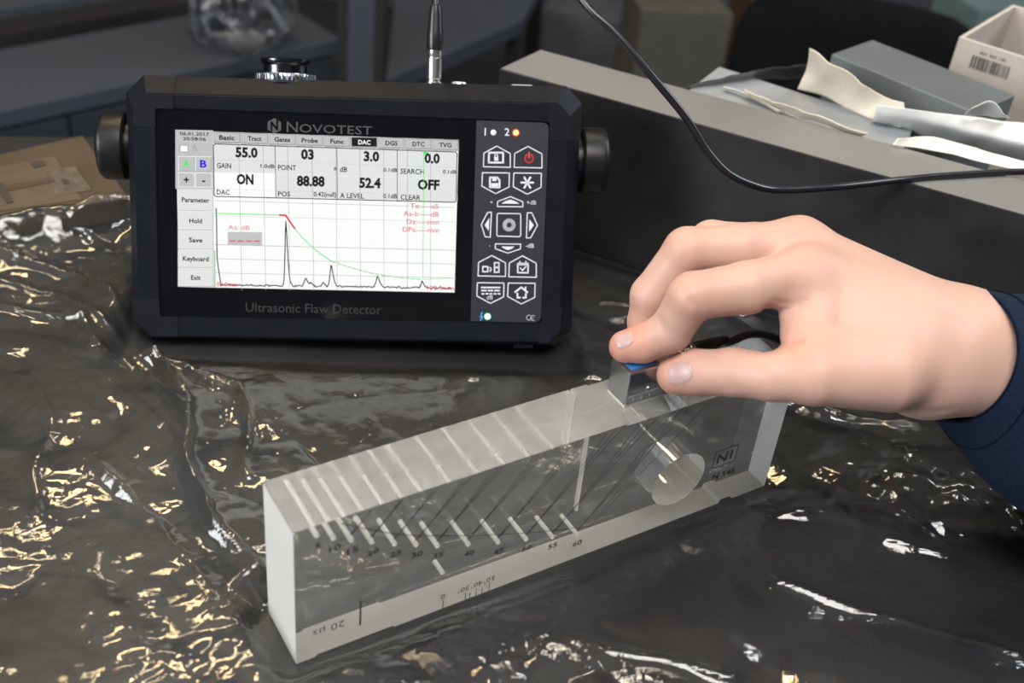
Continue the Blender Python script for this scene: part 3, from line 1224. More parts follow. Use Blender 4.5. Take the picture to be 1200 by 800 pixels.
def i_star(m):
    for a in (0, 60, 120):
        dx, dy = 20 * math.cos(math.radians(a)), 20 * math.sin(math.radians(a))
        kl(m, [(251 - dx, 268 - dy), (251 + dx, 268 + dy)], 6)


key('key', pent(104, 146, 194, 215, True), i_lock, 'hexagonal key with padlock symbol')
key('key', pent(207, 147, 300, 217, True), i_power, 'hexagonal key with red power symbol')
key('key', pent(99, 235, 191, 305, False), i_disk, 'hexagonal key with floppy disk symbol')
key('key', pent(204, 236, 298, 307, False), i_star, 'hexagonal key with star symbol')
key('key', [(151, 348), (236, 349), (236, 332), (195, 315), (152, 331)], lambda m: kp(m, [(164, 338), (224, 339), (212, 331), (195, 325), (178, 330)]), 'upper arrow key')
key('key', [(144, 473), (229, 474), (228, 490), (186, 504), (144, 489)], lambda m: kp(m, [(164, 482), (208, 482), (200, 489), (186, 494), (172, 488)]), 'lower arrow key')
key('key', [(131, 367), (118, 368), (97, 409), (110, 449), (127, 451)], lambda m: kp(m, [(124, 386), (108, 410), (122, 430)]), 'left arrow key')
key('key', [(251, 369), (266, 369), (285, 411), (262, 453), (248, 453)], lambda m: kp(m, [(258, 390), (273, 411), (257, 432)]), 'right arrow key')


def i_ok(m):
    x, y = K(190, 410)
    m.ringline(x, y, 0.0026, 0.0022, KZ + 0.00003, whiteprint)


key('key', [(154, 371), (226, 372), (229, 376), (229, 444), (225, 449), (153, 447), (149, 443), (150, 375)], i_ok, 'square centre key with round symbol')


def i_view(m):
    kl(m, [(102, 549), (119, 549), (119, 566), (102, 566)], 4.5, closed=True)
    kl(m, [(126, 552), (130, 558), (126, 565)], 4)
    for y in (536, 553):
        kl(m, [(141, y), (156, y), (156, y + 15), (141, y + 15)], 4.5, closed=True)


def i_cal(m):
    kl(m, [(219, 540), (254, 540), (253, 570), (219, 569)], 5, closed=True)
    kp(m, [(219, 536), (254, 536), (254, 545), (219, 545)])
    kl(m, [(226, 532), (226, 540)], 4)
    kl(m, [(246, 532), (246, 540)], 4)
    kl(m, [(228, 554), (235, 562), (246, 549)], 4)


def i_db(m):
    kl(m, [(98, 619), (159, 619)], 5)
    for i in range(3):
        kl(m, [(99 + i * 22, 629), (113 + i * 22, 629)], 5)
    for i in range(5):
        kl(m, [(100 + i * 13.5, 640), (105 + i * 13.5, 640)], 5)
    m.text('dB', *K(125, 659), 0.0025, KZ + 0.00003, whiteprint, 'C')


def i_home(m):
    kl(m, [(211, 634), (231, 618), (251, 635)], 6)
    kl(m, [(218, 640), (218, 653), (226, 653)], 6)
    kl(m, [(237, 653), (246, 653), (246, 640)], 6)
    kl(m, [(245, 626), (245, 618)], 5)


key('key', pent(86, 512, 178, 580, True), i_view, 'hexagonal key with three squares symbol')
key('key', pent(189, 513, 281, 583, True), i_cal, 'hexagonal key with calendar symbol')
key('key', pent(82, 603, 173, 672, False), i_db, 'hexagonal key with dashed lines symbol')
key('key', pent(185, 604, 277, 674, False), i_home, 'hexagonal key with house symbol')
for t, cx, cy, h_, m_, al, bo_ in (('1', 110, 110, 0.0042, whiteprint, 'C', 0.01), ('2', 183, 111, 0.0042, whiteprint, 'C', 0.01), ('+', 131, 340, 0.0022, whiteprint, 'C', 0), ('+dB', 249, 341, 0.0024, whiteprint, 'L', 0),
                                   ('-', 125, 484, 0.0022, whiteprint, 'C', 0), ('-dB', 245, 486, 0.0026, whiteprint, 'L', 0)):
    kt = MB()
    kt.text(t, *K(cx, cy), h_, KP, m_, al, bo_)
    kt.build('keypad_print', inst)
kt = MB()
kt.line([K(100, 703), K(94, 717), K(102, 716), K(95, 728)], 0.0007, KP, blueprint)
kt.build('charge_symbol', inst)
kt = MB()
kt.ringline(*K(257, 720), 0.0015, 0.0004, KP, whiteprint, 60, 300)
kt.ringline(*K(271, 721), 0.0015, 0.0004, KP, whiteprint, 60, 300)
kt.line([K(263, 721), K(271, 721)], 0.0004, KP, whiteprint)
kt.build('conformity_mark', inst)
for (cx, cy, m_, r_, hm, lb) in ((138, 101, whiteprint, 9.5, None, 'unlit grey indicator light'), (213, 101, emissive('led_amber', (1.0, 0.72, 0.30), 1.6), 9, emissive('led_red_rim', (0.85, 0.10, 0.06), 0.8), 'lit orange indicator light'),
                                 (118, 716, emissive('led_green', (0.75, 1.0, 0.85), 1.6), 10.5, emissive('led_green_rim', (0.03, 0.22, 0.10), 0.6), 'lit green indicator light')):
    ld = MB()
    x, y = K(cx, cy)
    r_ *= 0.000182
    if hm:
        ld.disc(x, y, r_ * 1.45, KP, hm)
    T = Matrix.Translation((x, y, -0.001))
    ld.lathe([(r_, 0), (r_, 0.0003), (r_ * 0.7, 0.0006), (r_ * 0.2, 0.0007)], m_, T, 16)
    o = ld.build('indicator_light', inst)
    o['label'] = lb

# ---- side knobs, stand, top fittings
for sx, px, py in ((-1, 131, 180), (1, 700, 192)):
    xk = (fx0 - 0.0066) if sx < 0 else (fx1 + 0.0088)
    T = Matrix.Translation((xk, 0.1135, -0.030)) @ Matrix.Rotation(math.radians(90 * sx), 4, 'Y')
    kn = MB()
    kn.lathe([(0.0150, -0.002), (0.0150, 0.0035)], rubber, T, 40)
    kn.lathe([(0.0190, 0.0030), (0.0202, 0.0042), (0.0202, 0.0150), (0.0196, 0.0172), (0.0178, 0.0186), (0.0150, 0.0190), (0.0144, 0.0196), (0.004, 0.0200)], rubber, T, 48)
    kn.build('side_knob', inst, autosmooth=40)
stn = MB()
for sx in (-1, 1):
    xk = (fx0 - 0.0092) if sx < 0 else (fx1 + 0.0098)
stn.box(fx0 + 0.03, 0.020, -0.066, fx1 - 0.03, 0.10, -0.060, rubber)
stn.build('back_plate', inst)
for u in (fx0 + 0.014, fx1 - 0.026):
    ft = MB()
    lowz = lambda w: (TZ + 0.0015 - DO[2] - DU[2] * (u + 0.006) - DN[2] * w) / DV[2]
    ft.add([(u + a * 0.012, v, w) for w in (-0.016, -0.032) for a in (0, 1) for v in (lowz(w), 0.012)], [(0, 1, 3, 2), (4, 6, 7, 5), (0, 2, 6, 4), (1, 5, 7, 3), (0, 4, 5, 1), (2, 3, 7, 6)], rubber)
    ft.build('rubber_foot', inst)


def top_fit(u, w=-0.026):
    v = fy1 + 0.0092 + SHR * (u - 0.006)
    return Matrix.Translation((u, v, w)) @ Matrix.Rotation(math.radians(-90), 4, 'X')


uk = (dev(297, 90)[0] + dev(362, 90)[0]) / 2
T = top_fit(uk)
kn = MB()
kn.lathe([(0.0168, -0.001), (0.0172, 0.0005), (0.0172, 0.0036), (0.0166, 0.0044), (0.012, 0.0046)], chrome, T, 44)
for i in range(44):
    a = 2 * math.pi * i / 44
    kn.lathe([(0.0006, 0.0003), (0.0006, 0.0038)], chrome, T @ Matrix.Translation((0.0172 * math.cos(a), 0.0172 * math.sin(a), 0)), 6)
lk = kn.build('knurled_ring', inst, autosmooth=40)
kn = MB()
kn.lathe([(0.0128, 0.0040), (0.0128, 0.0088), (0.0140, 0.0096), (0.0144, 0.0104), (0.0144, 0.0122), (0.0136, 0.0128), (0.006, 0.0129)], mat('dark_chrome', (0.10, 0.105, 0.115), 0.2, metal=1.0, vary=0.1), T, 44)
kn.build('strap_stud', inst, autosmooth=40)
uc = dev(510, 97)[0]
T = top_fit(uc)
pl = MB()
pl.lathe([(0.0048, -0.001), (0.0050, 0.0), (0.0050, 0.0014), (0.0040, 0.0016), (0.0040, 0.0030), (0.0044, 0.0034), (0.0044, 0.0150), (0.0040, 0.0154), (0.0040, 0.0164), (0.0042, 0.0168), (0.0042, 0.0200), (0.0034, 0.0203)], satin, T, 28)
pl.build('cable_socket', inst, autosmooth=40)
T2 = top_fit(dev(540, 98)[0])
so = MB()
so.lathe([(0.0048, -0.001), (0.0048, 0.0012), (0.0042, 0.0020), (0.0030, 0.0021)], satin, T2, 28)
so.build('spare_socket', inst, autosmooth=40)
st = MB()
u0, u1 = dev(605, 96)[0], dev(628, 97)[0]
st.box(u0, fy1 + 0.0098, -0.030, u1, fy1 + 0.0116, -0.020, whiteprint)
st.build('white_sticker', inst)

# ------------------------------------------------------------------ probe standing on the block
zt = 0.0798
probe = thing('ultrasonic_probe', 'small silver metal probe pinched by the fingers on top of the acrylic block', 'probe', mw=frame(b2w(0.171, 0.0110, zt), BX, BY, (0, 0, 1)))
silver = mat('brushed_silver', (0.50, 0.52, 0.54), 0.30, metal=1.0, bump=0.04, bscale=900, vary=0.06, vscale=120)
dsil = mat('dark_polished_steel', (0.36, 0.38, 0.43), 0.22, metal=1.0, vary=0.08, vscale=120)
bb = MB()
PLn, PW, PH = 0.033, 0.0145, 0.0205
bb.box(0, 0, 0.0016, PLn, PW, PH, silver)
bb.build('probe_body', probe, bevel=0.0005)
MB().box(0.0002, 0.0002, 0, PLn - 0.0002, PW - 0.0002, 0.0016, mat('amber_wedge', (0.55, 0.52, 0.45), 0.3, vary=0.1)).build('probe_shoe', probe)
MB().box(0.0026, 0.0022, PH, 0.018, PW - 0.0015, PH + 0.0003, mat('deep_blue_label', (0.03, 0.16, 0.42), 0.4, vary=0.1)).build('blue_label', probe)
pf = MB()
pf.box(0.0010, -0.0002, 0.0018, PLn - 0.001, 0.0003, PH - 0.0010, dsil)
pf.build('front_plate', probe)
sc_ = MB()
sc_.line([(0.0012, 0.0066), (0.0185, 0.0066)], 0.00025, 0.0004, whiteprint)
for i, t in enumerate('321'):
    sc_.text(t, 0.0045 + i * 0.0048, 0.0032, 0.0018, 0.0004, whiteprint, 'C')
sc_.v = [tuple(TF @ Vector(p)) for p in sc_.v]
sc_.build('scale_print', probe)
pin = MB()
pin.lathe([(0.0013, 0), (0.0013, 0.0004), (0.0008, 0.0009), (0.0002, 0.0010)], chrome, Matrix.Translation((0.0125, -0.0002, 0.0085)) @ Matrix.Rotation(math.radians(90), 4, 'X'), 16)
pin.build('exit_point_pin', probe, smooth=True)
T = Matrix.Translation((PLn - 0.001, 0.0095, 0.0145)) @ Matrix.Rotation(math.radians(90), 4, 'Y')
cn = MB()
cn.lathe([(0.0036, 0), (0.0036, 0.004), (0.0030, 0.0042), (0.0030, 0.0062), (0.0042, 0.0066), (0.0042, 0.0090), (0.0036, 0.0092), (0.0036, 0.0108), (0.0042, 0.0112), (0.0042, 0.0134), (0.0030, 0.0138)], satin, T, 24)
cn.build('probe_connector', probe, autosmooth=40)

# ------------------------------------------------------------------ cable from the instrument to the probe
top = lambda h: np.array(MDEV @ (top_fit(uc) @ Vector((0, 0, h))))
ctop = top(0.0455)
cdir = top(1.0) - top(0.0)
pc = np.array(probe.matrix_world @ Vector((PLn + 0.0125, 0.0095, 0.0145)))
base = (float(top(0.021)[0]), float(top(0.021)[1]), float(top(0.021)[2]))
cab = thing('probe_cable', 'thin black coaxial cable arching from the instrument over the steel bar to the probe', 'cable', base)
rubs = mat('black_cable_jacket', (0.012, 0.012, 0.014), 0.28, vary=0.1)
bt = MB()
Tb = MDEV @ top_fit(uc)
bt.lathe([(0.0046, 0.0198), (0.0049, 0.0215), (0.0049, 0.0290), (0.0046, 0.0305), (0.0040, 0.0400), (0.0030, 0.0455), (0.0020, 0.0462)], rubs, Tb, 24)
bt.build('strain_relief', cab, offset=base, autosmooth=40)
pts = [ctop - cdir * 0.004, ctop + cdir * 0.012, at_d(520, -45, 0.655), at_d(555, -120, 0.635), at_d(625, -90, 0.61), at_d(682, 0, 0.60),
       at_d(722, 40, 0.60), at_d(766, 92, 0.605), at_d(803, 137, 0.615), at_d(828, 176, 0.625), at_d(852, 202, 0.633), at_d(880, 216, 0.643),
       at_d(912, 222.5, 0.655), at_d(975, 219.5, 0.668)]
pts += [at_z(1062, 210, BARH + 0.0022), at_z(1120, 205, BARH + 0.0022), at_z(1200, 201, BARH + 0.0022), at_z(1280, 203, BARH + 0.0022), at_d(1400, 260, 0.72), at_d(1420, 400, 0.70),
        at_d(1300, 430, 0.68), at_d(1160, 432, 0.665), at_d(1040, 416, 0.655), at_d(965, 414, 0.628), b2w(0.262, 0.0215, 0.0905), b2w(0.240, 0.0200, 0.0930), pc]
bx_ = np.array(BX)
pts = pts[:-1] + [pc + bx_ * 0.010, pc]
cm = MB()
cm.tube(catmull(pts, 12), 0.0021, rubs, 10)
cm.build('cable_jacket', cab, offset=base, smooth=True)
cm = MB()
cm.tube([pc - bx_ * 0.003, pc + bx_ * 0.004, pc + bx_ * 0.012, pc + bx_ * 0.022], [0.0040, 0.0040, 0.0035, 0.0024], rubs, 16)
cm.build('cable_boot', cab, offset=base, smooth=True)

# ------------------------------------------------------------------ things behind the bar
def sheet(name, rows, m, label, cat, amp=0.002, freq=60, seed=0, thick=0.0004, sub=8, group=None):
    """paper from a coarse grid of points, refined, crumpled and given thickness"""
    A = np.array(rows, float)

    def refine(B):
        t = np.linspace(0, B.shape[0] - 1, (B.shape[0] - 1) * sub + 1)
        out = []
        for q in t:
            i = min(int(q), B.shape[0] - 2)
            f = q - i
            p0, p1, p2, p3 = B[max(i - 1, 0)], B[i], B[i + 1], B[min(i + 2, B.shape[0] - 1)]
            out.append(0.5 * (2 * p1 + (p2 - p0) * f + (2 * p0 - 5 * p1 + 4 * p2 - p3) * f * f + (3 * p1 - p0 - 3 * p2 + p3) * f ** 3))
        return np.array(out)
    A = refine(A)
    A = np.swapaxes(refine(np.swapaxes(A, 0, 1)), 0, 1)
    A = A + 0
    u = A[..., 0] * freq + seed * 3.1
    v = (A[..., 1] + A[..., 2]) * freq
    k = fold(u, v, 100 + seed * 7)
    du = np.gradient(A, axis=1)
    dv = np.gradient(A, axis=0)
    nr = np.cross(du, dv)
    nr /= np.linalg.norm(nr, axis=-1, keepdims=True) + 1e-9
    A = A + nr * (amp * (k + 0.4))[..., None]
    h, w = A.shape[:2]
    c = A.reshape(-1, 3).mean(0)
    c[2] = A[..., 2].min()
    mb = MB()
    mb.add([tuple(p - c) for p in A.reshape(-1, 3)], [(i * w + j, i * w + j + 1, (i + 1) * w + j + 1, (i + 1) * w + j) for i in range(h - 1) for j in range(w - 1)], m)
    o = mb.build(name, smooth=True)
    o.location = c
    sm = o.modifiers.new('thickness', 'SOLIDIFY')
    sm.thickness = thick
    return tag(o, label, cat, group)


paperm = mat('oiled_wrapping_paper', (0.72, 0.66, 0.54), 0.75, vary=0.14, vscale=25, bump=0.15, bscale=250)
wpaper = mat('white_wrapping_paper', (0.66, 0.67, 0.66), 0.7, vary=0.08, vscale=25, bump=0.15, bscale=200)
steelg = brushed('grey_ground_steel', (0.145, 0.16, 0.165), 0.5, (1, 1, 1))
steelb = brushed('pale_ground_steel', (0.32, 0.34, 0.36), 0.5, (1, 1, 1))

q = [at_z(972, 62, 0.13), at_z(1024, 47, 0.13), at_z(1194, 113, 0.13), at_z(1142, 131, 0.13)]
c = np.mean(q, 0)
d1 = (q[3] - q[0]) / np.linalg.norm(q[3] - q[0])
d2 = np.array([-d1[1], d1[0], 0])
lh, wh = np.linalg.norm(q[3] - q[0]) / 2, abs((q[1] - q[0]) @ d2) / 2
P4 = [c + d1 * a * lh + d2 * b * wh for a, b in ((-1, -1), (1, -1), (1, 1), (-1, 1))]
o = MB().prism([(p[0] - c[0], p[1] - c[1]) for p in P4], TZ + 0.0002, 0.13, steelg).build('steel_block', bevel=0.001)
o.location = (c[0], c[1], 0)
tag(o, 'tall blue-grey ground steel block between the cream paper and the white carton', 'metal block')

B0 = BARA + BARN * (BARW + 0.002)
P4 = [B0 + BARD * 0.115, B0 + BARD * 0.262, B0 + BARD * 0.262 + BARN * 0.042, B0 + BARD * 0.120 + BARN * 0.062]
c = np.mean(P4, 0)
o = MB().prism([(p[0] - c[0], p[1] - c[1]) for p in P4], TZ + 0.0002, 0.1115, steelb).build('steel_plate_block', bevel=0.001)
o.location = (c[0], c[1], 0)
tag(o, 'low pale grey steel block lying behind the long bar under the paper strips', 'metal block')

Z = lambda px, py, z: at_z(px, py, z)
sheet('wrapping_paper', [[Z(872, 106, .120), Z(920, 124, .120), Z(975, 143, .120), Z(1016, 158, .118)], [Z(878, 113, .1125), Z(922, 133, .1125), Z(972, 149, .1125), Z(1008, 161, .1125)]],
      paperm, 'narrow folded cream paper strip along the back edge of the long steel bar', 'paper', 0.002, 90, 1)
sheet('wrapping_paper', [[Z(848, 101, .116), Z(880, 112, .116), Z(915, 130, .115)], [Z(850, 104, .1125), Z(882, 116, .1125), Z(912, 132, .1125)]],
      paperm, 'thin pale paper sliver left of the folded cream strip', 'paper', 0.0008, 90, 2)
sheet('wrapping_paper', [[Z(948, 57, .150), Z(972, 74, .146), Z(1000, 93, .140), Z(1028, 112, .132), Z(1060, 121, .128)], [Z(943, 84, .128), Z(966, 94, .128), Z(994, 109, .125), Z(1024, 126, .122), Z(1060, 135, .120)],
                         [Z(934, 105, .113), Z(958, 112, .113), Z(986, 125, .113), Z(1020, 140, .113), Z(1056, 149, .113)]],
      paperm, 'cream paper sheet with an upturned pointed corner leaning on the steel block', 'paper', 0.004, 55, 3)
sheet('wrapping_paper', [[Z(1028, 124, .128), Z(1085, 131, .130), Z(1140, 136, .130), Z(1230, 147, .130)], [Z(1024, 138, .118), Z(1085, 148, .120), Z(1140, 158, .120), Z(1230, 176, .120)], [Z(1018, 150, .1005), Z(1085, 168, .1005), Z(1140, 180, .1005), Z(1230, 200, .1005)]],
      wpaper, 'greyish white paper wrapped over a bar beside the long steel bar', 'paper', 0.003, 50, 4)
sheet('wrapping_paper', [[Z(1052, 163, .1215), Z(1095, 160, .123), Z(1150, 175, .122), Z(1205, 190, .121)], [Z(1046, 170, .1172), Z(1095, 176, .1172), Z(1150, 190, .1172), Z(1205, 201, .1172)]],
      mat('cream_white_paper', (0.68, 0.66, 0.58), 0.75, vary=0.1, vscale=25, bump=0.15), 'cream white paper edge lying on the long steel bar above the cable', 'paper', 0.002, 60, 5)
sheet('wrapping_paper', [[Z(1138, 128, .140), Z(1160, 120, .146), Z(1176, 134, .140)], [Z(1130, 135, .1315), Z(1155, 137, .1315), Z(1182, 141, .1315)]],
      wpaper, 'small white crumpled paper tuft on the end of the blue-grey block', 'paper', 0.003, 80, 6)

# open white carton with a barcode
cz = 0.135
c0, c1 = at_z(1124, 43, cz), at_z(1240, 80, cz)
cx = (c1 - c0) / np.linalg.norm(c1 - c0)
cy_ = np.array([-cx[1], cx[0], 0])
wl, dl = np.linalg.norm(c1 - c0), 0.11
cart = thing('carton', 'open white cardboard carton with a barcode label behind the steel block', 'box', mw=frame((c0[0], c0[1], 0), cx, cy_, (0, 0, 1)))
cw = mat('white_cardboard', (0.47, 0.42, 0.37), 0.8, vary=0.06, vscale=30, bump=0.05)
cb = mat('brown_cardboard', (0.056, 0.036, 0.018), 0.85, vary=0.15, vscale=30, bump=0.1)
for nm_, bx in (('front_panel', (0, 0, TZ, wl, 0.003, cz)), ('back_panel', (0, dl, TZ, wl, dl + 0.003, cz)), ('side_panel', (-0.0, 0.003, TZ, 0.003, dl, cz)), ('side_panel', (wl - 0.003, 0.003, TZ, wl, dl, cz)), ('bottom_panel', (0.003, 0.003, 0.085, wl - 0.003, dl, 0.088))):
    MB().box(*bx, cb if nm_ == 'bottom_panel' else cw).build(nm_, cart, bevel=0.0006)
bcode = MB()
r3 = random.Random(5)
xx = 0.014
while xx < 0.042:
    w_ = r3.choice((0.0006, 0.001, 0.0014))
    bcode.rect(xx, cz - 0.019, xx + w_, cz - 0.0095, 0.0003, ink)
    xx += w_ + r3.choice((0.0006, 0.001))
bcode.text('401 305 140', 0.028, cz - 0.0075, 0.0024, 0.0003, ink, 'C', width=0.020)
bcode.v = [tuple(TF @ Vector(p)) for p in bcode.v]
bcode.build('barcode', cart)

# clear bag edge behind the bar
bagm = film_material('blue_grey_bag_film', (0.75, 0.80, 0.86), 0.22, 0.12, 120, 0.3, (0.45, 0.5, 0.56))
o = sheet('plastic_bag', [[Z(800, 106, .112), Z(850, 92, .118), Z(900, 82, .120), Z(955, 76, .118)], [Z(812, 112, .104), Z(850, 102, .106), Z(905, 94, .106), Z(958, 92, .106)]],
          bagm, 'blue-grey clear plastic bag edge bunched behind the long bar', 'plastic bag', 0.003, 60, 8)

# cardboard at the back left of the table
cbo = thing('cardboard_box', 'flat brown cardboard box with tape strips at the left end of the table', 'box', tuple(at_z(40, 235, 0.0)))
off = at_z(40, 235, 0.0)
zb = 0.018
poly = [at_z(-70, 262, zb), at_z(152, 232, zb), at_z(97, 158, zb), at_z(-70, 196, zb)]
MB().prism([p[:2] for p in poly], 0.0012, zb, cb).build('box_body', cbo, offset=off, bevel=0.0015)
tape = mat('pale_packing_tape', (0.095, 0.072, 0.047), 0.4, vary=0.15, vscale=40)
dkt = mat('dark_print', (0.040, 0.030, 0.021), 0.7, vary=0.2)


def on_box(nm_, px, m, t=0.0006):
    P = [at_z(a, b, zb) for a, b in px]
    MB().prism([p[:2] for p in P], zb, zb + t, m).build(nm_, cbo, offset=off)


on_box('pale_label', [(-60, 256), (96, 234), (64, 184), (-60, 208)], tape)
on_box('paper_label', [(66, 230), (108, 224), (88, 196), (54, 202)], mat('buff_paper', (0.085, 0.065, 0.042), 0.8, vary=0.3, vscale=150), 0.0009)
on_box('dark_mark', [(36, 192), (50, 189), (54, 195), (40, 198)], dkt, 0.0013)
on_box('dark_mark', [(-5, 218), (3, 216), (16, 238), (8, 240)], dkt, 0.0013)
on_box('dark_mark', [(72, 212), (79, 211), (82, 217), (75, 218)], dkt, 0.0013)
on_box('brown_tape', [(-40, 228), (62, 209), (65, 214), (-40, 235)], cb, 0.0012)

# ------------------------------------------------------------------ far furniture, out of focus
slate = mat('slate_blue_laminate', (0.044, 0.051, 0.063), 0.5, vary=0.12, vscale=3, bump=0.02)
slated = mat('slate_dark_edge', (0.024, 0.028, 0.033), 0.5, vary=0.12, vscale=3)
blackm = mat('matt_black', (0.010, 0.010, 0.011), 0.6, vary=0.2)
ZF = -0.30


def cabinet(name, label, a, b, depth, ztop, doors):
    a, b = np.array(a), np.array(b)
    x = (b - a) / np.linalg.norm(b - a)
    x[2] = 0
    y = np.array([-x[1], x[0], 0])
    L = np.linalg.norm(b - a)
    t = thing(name, label, 'cabinet', mw=frame((a[0], a[1], -0.75), x, y, (0, 0, 1)))
    H = ztop + 0.75
    MB().box(0.005, 0.02, 0, L - 0.005, depth, H - 0.025, slated).build('carcass', t)
    MB().box(0, 0, H - 0.025, L, depth, H, slate).build('top_board', t, bevel=0.002)
    w = (L - 0.02) / doors
    for i in range(doors):
        d = MB().box(0.01 + i * w + 0.002, 0.002, 0.03, 0.01 + (i + 1) * w - 0.002, 0.02, H - 0.03, slated).build('door', t, bevel=0.001)
        MB().box(0.01 + i * w + w * 0.8, -0.016, H * 0.6, 0.01 + i * w + w * 0.8 + 0.012, 0.002, H * 0.6 + 0.1, satin).build('handle', d)
    return t


a = at_z(-130, 158, ZF)
b = at_z(400, 45, ZF)
cabinet('low_cabinet', 'low slate-grey cabinet nearest the table at the upper left', a, b, 0.20, ZF, 3)
dirc = (b - a) / np.linalg.norm(b - a)
nrm = np.array([-dirc[1], dirc[0], 0])
a2, b2 = a + nrm * 0.30 + dirc * 0.02, b + nrm * 0.30
rail = thing('black_rail', 'black rail running between the two slate cabinets', 'rail', (a[0], a[1], -0.75))
mrl = MB()
p0, p1 = a + nrm * 0.215, b + nrm * 0.215
mrl.prism([tuple((p - a)[:2]) for p in (p0, p1, p1 + nrm * 0.06, p0 + nrm * 0.06)], 0, 0.75 + ZF + 0.015, blackm)
mrl.build('rail_body', rail)
cabinet('low_cabinet', 'farther slate-grey cabinet behind the black rail at the upper left', a2, b2, 0.45, ZF + 0.02, 3)

pa = at_d(425, 40, 1.75)
po = thing('steel_post', 'upright slate steel post with black edges behind the instrument', 'post', (pa[0], pa[1], -0.75))
MB().box(-0.020, -0.02, 0, 0.020, 0.02, 1.15, slate).build('post_profile', po)
for sx in (-1, 1):
    MB().box(sx * 0.027 - 0.007, -0.022, 0, sx * 0.027 + 0.007, 0.02, 1.15, blackm).build('edge_strip', po)
a = at_z(452, 94, -0.38)
b = at_z(640, 18, -0.38)
cabinet('low_cabinet', 'slate-grey cabinet right of the steel post behind the cable plug', b, a, -0.0 + 0.5, -0.38, 2) if False else None
pn = [at_z(452, 94, -0.38), at_z(612, 24, -0.38), at_z(640, -30, -0.38), at_z(470, -60, -0.38)]
cpn = np.mean(pn, 0)
lc = thing('low_table', 'slate-grey low table right of the steel post behind the cable plug', 'table', (cpn[0], cpn[1], -0.75))
MB().prism([tuple((p - cpn)[:2]) for p in pn], 0.34, 0.37, slate).build('tabletop', lc, bevel=0.002)
for p in pn:
    g = (p - cpn) * 0.9
    MB().box(g[0] - 0.015, g[1] - 0.015, 0, g[0] + 0.015, g[1] + 0.015, 0.34, blackm).build('leg', lc)

# crumpled clear bag on the near cabinet
bc = at_z(278, 62, ZF) + np.array([0, 0.04, 0])
bmx = bmesh.new()
bmesh.ops.create_icosphere(bmx, subdivisions=5, radius=1.0)
PV = np.array([v.co[:] for v in bmx.verts])
kk = fold(PV[:, 0] * 2.2 + PV[:, 2], PV[:, 1] * 2.2 + PV[:, 2] * 1.3, 300) + 0.4 * fold(PV[:, 0] * 6 + PV[:, 2] * 3, PV[:, 1] * 6 - PV[:, 2] * 4, 320)
for v, p, k in zip(bmx.verts, PV, kk):
    r = 1 + 0.36 * k
    v.co = (p[0] * 0.075 * r, p[1] * 0.07 * r, max(p[2] * 0.085 * r, -0.06))
me = bpy.data.meshes.new('crumpled_bag')
zmin = min(v.co.z for v in bmx.verts)
bmx.to_mesh(me)
bmx.free()
me.polygons.foreach_set('use_smooth', [True] * len(me.polygons))
me.materials.append(film_material('crumpled_bag_film', (0.55, 0.57, 0.60), 0.05, 0.32, 60, 0.2, (0.10, 0.11, 0.12)))
o = bpy.data.objects.new('crumpled_bag', me)
col.objects.link(o)
o.location = (bc[0], bc[1], ZF - zmin)
tag(o, 'crumpled clear plastic bag sitting on the slate cabinet', 'plastic bag')

# black swivel chair
cc = at_d(1005, 60, 1.75)
ch = thing('office_chair', 'black office chair with rounded back beyond the table', 'chair', mw=Matrix.Translation((cc[0], cc[1], -0.75)) @ Matrix.Rotation(math.radians(-12), 4, 'Z'))


def pillow(nm_, sx, sy, sz, T, m):
    b = bmesh.new()
    bmesh.ops.create_cube(b, size=2.0)
    bmesh.ops.subdivide_edges(b, edges=b.edges[:], cuts=6, use_grid_fill=True)
    for v in b.verts:
        p = np.array(v.co)
        e = 4.0
        n_ = (abs(p[0]) ** e + abs(p[1]) ** e + abs(p[2]) ** e) ** (1 / e)
        p = p / n_
        v.co = T @ Vector((p[0] * sx, p[1] * sy, p[2] * sz))
    me = bpy.data.meshes.new(nm_)
    b.to_mesh(me)
    b.free()
    me.polygons.foreach_set('use_smooth', [True] * len(me.polygons))
    me.materials.append(m)
    o = bpy.data.objects.new(nm_, me)
    col.objects.link(o)
    o.parent = ch
    return o


chm = mat('black_chair_fabric', (0.004, 0.004, 0.0045), 0.9, spec=0.1, vary=0.2, bump=0.2, bscale=300)
zc = cc[2] + 0.75
pillow('backrest', 0.185, 0.035, 0.13, Matrix.Translation((0, 0, zc - 0.055)) @ Matrix.Rotation(math.radians(-12), 4, 'X'), chm)
pillow('seat', 0.20, 0.19, 0.035, Matrix.Translation((0, 0.19, zc - 0.30)), chm)
MB().box(-0.02, 0.02, zc - 0.32, 0.02, 0.035, zc - 0.1, blackm).build('back_bracket', ch)
MB().lathe([(0.025, 0.06), (0.025, max(0.1, zc - 0.32))], blackm, Matrix.Translation((0, 0.19, 0)), 16).build('gas_column', ch)
for i in range(5):
    a = 2 * math.pi * i / 5
    MB().tube([(0, 0.19, 0.07), (0.24 * math.cos(a), 0.19 + 0.24 * math.sin(a), 0.03)], [0.022, 0.014], blackm, 8).build('base_spoke', ch)
    MB().lathe([(0.024, -0.01), (0.024, 0.01)], blackm, Matrix.Translation((0.24 * math.cos(a), 0.19 + 0.24 * math.sin(a), 0.024)) @ Matrix.Rotation(math.radians(90), 4, 'Y'), 12).build('caster', ch)

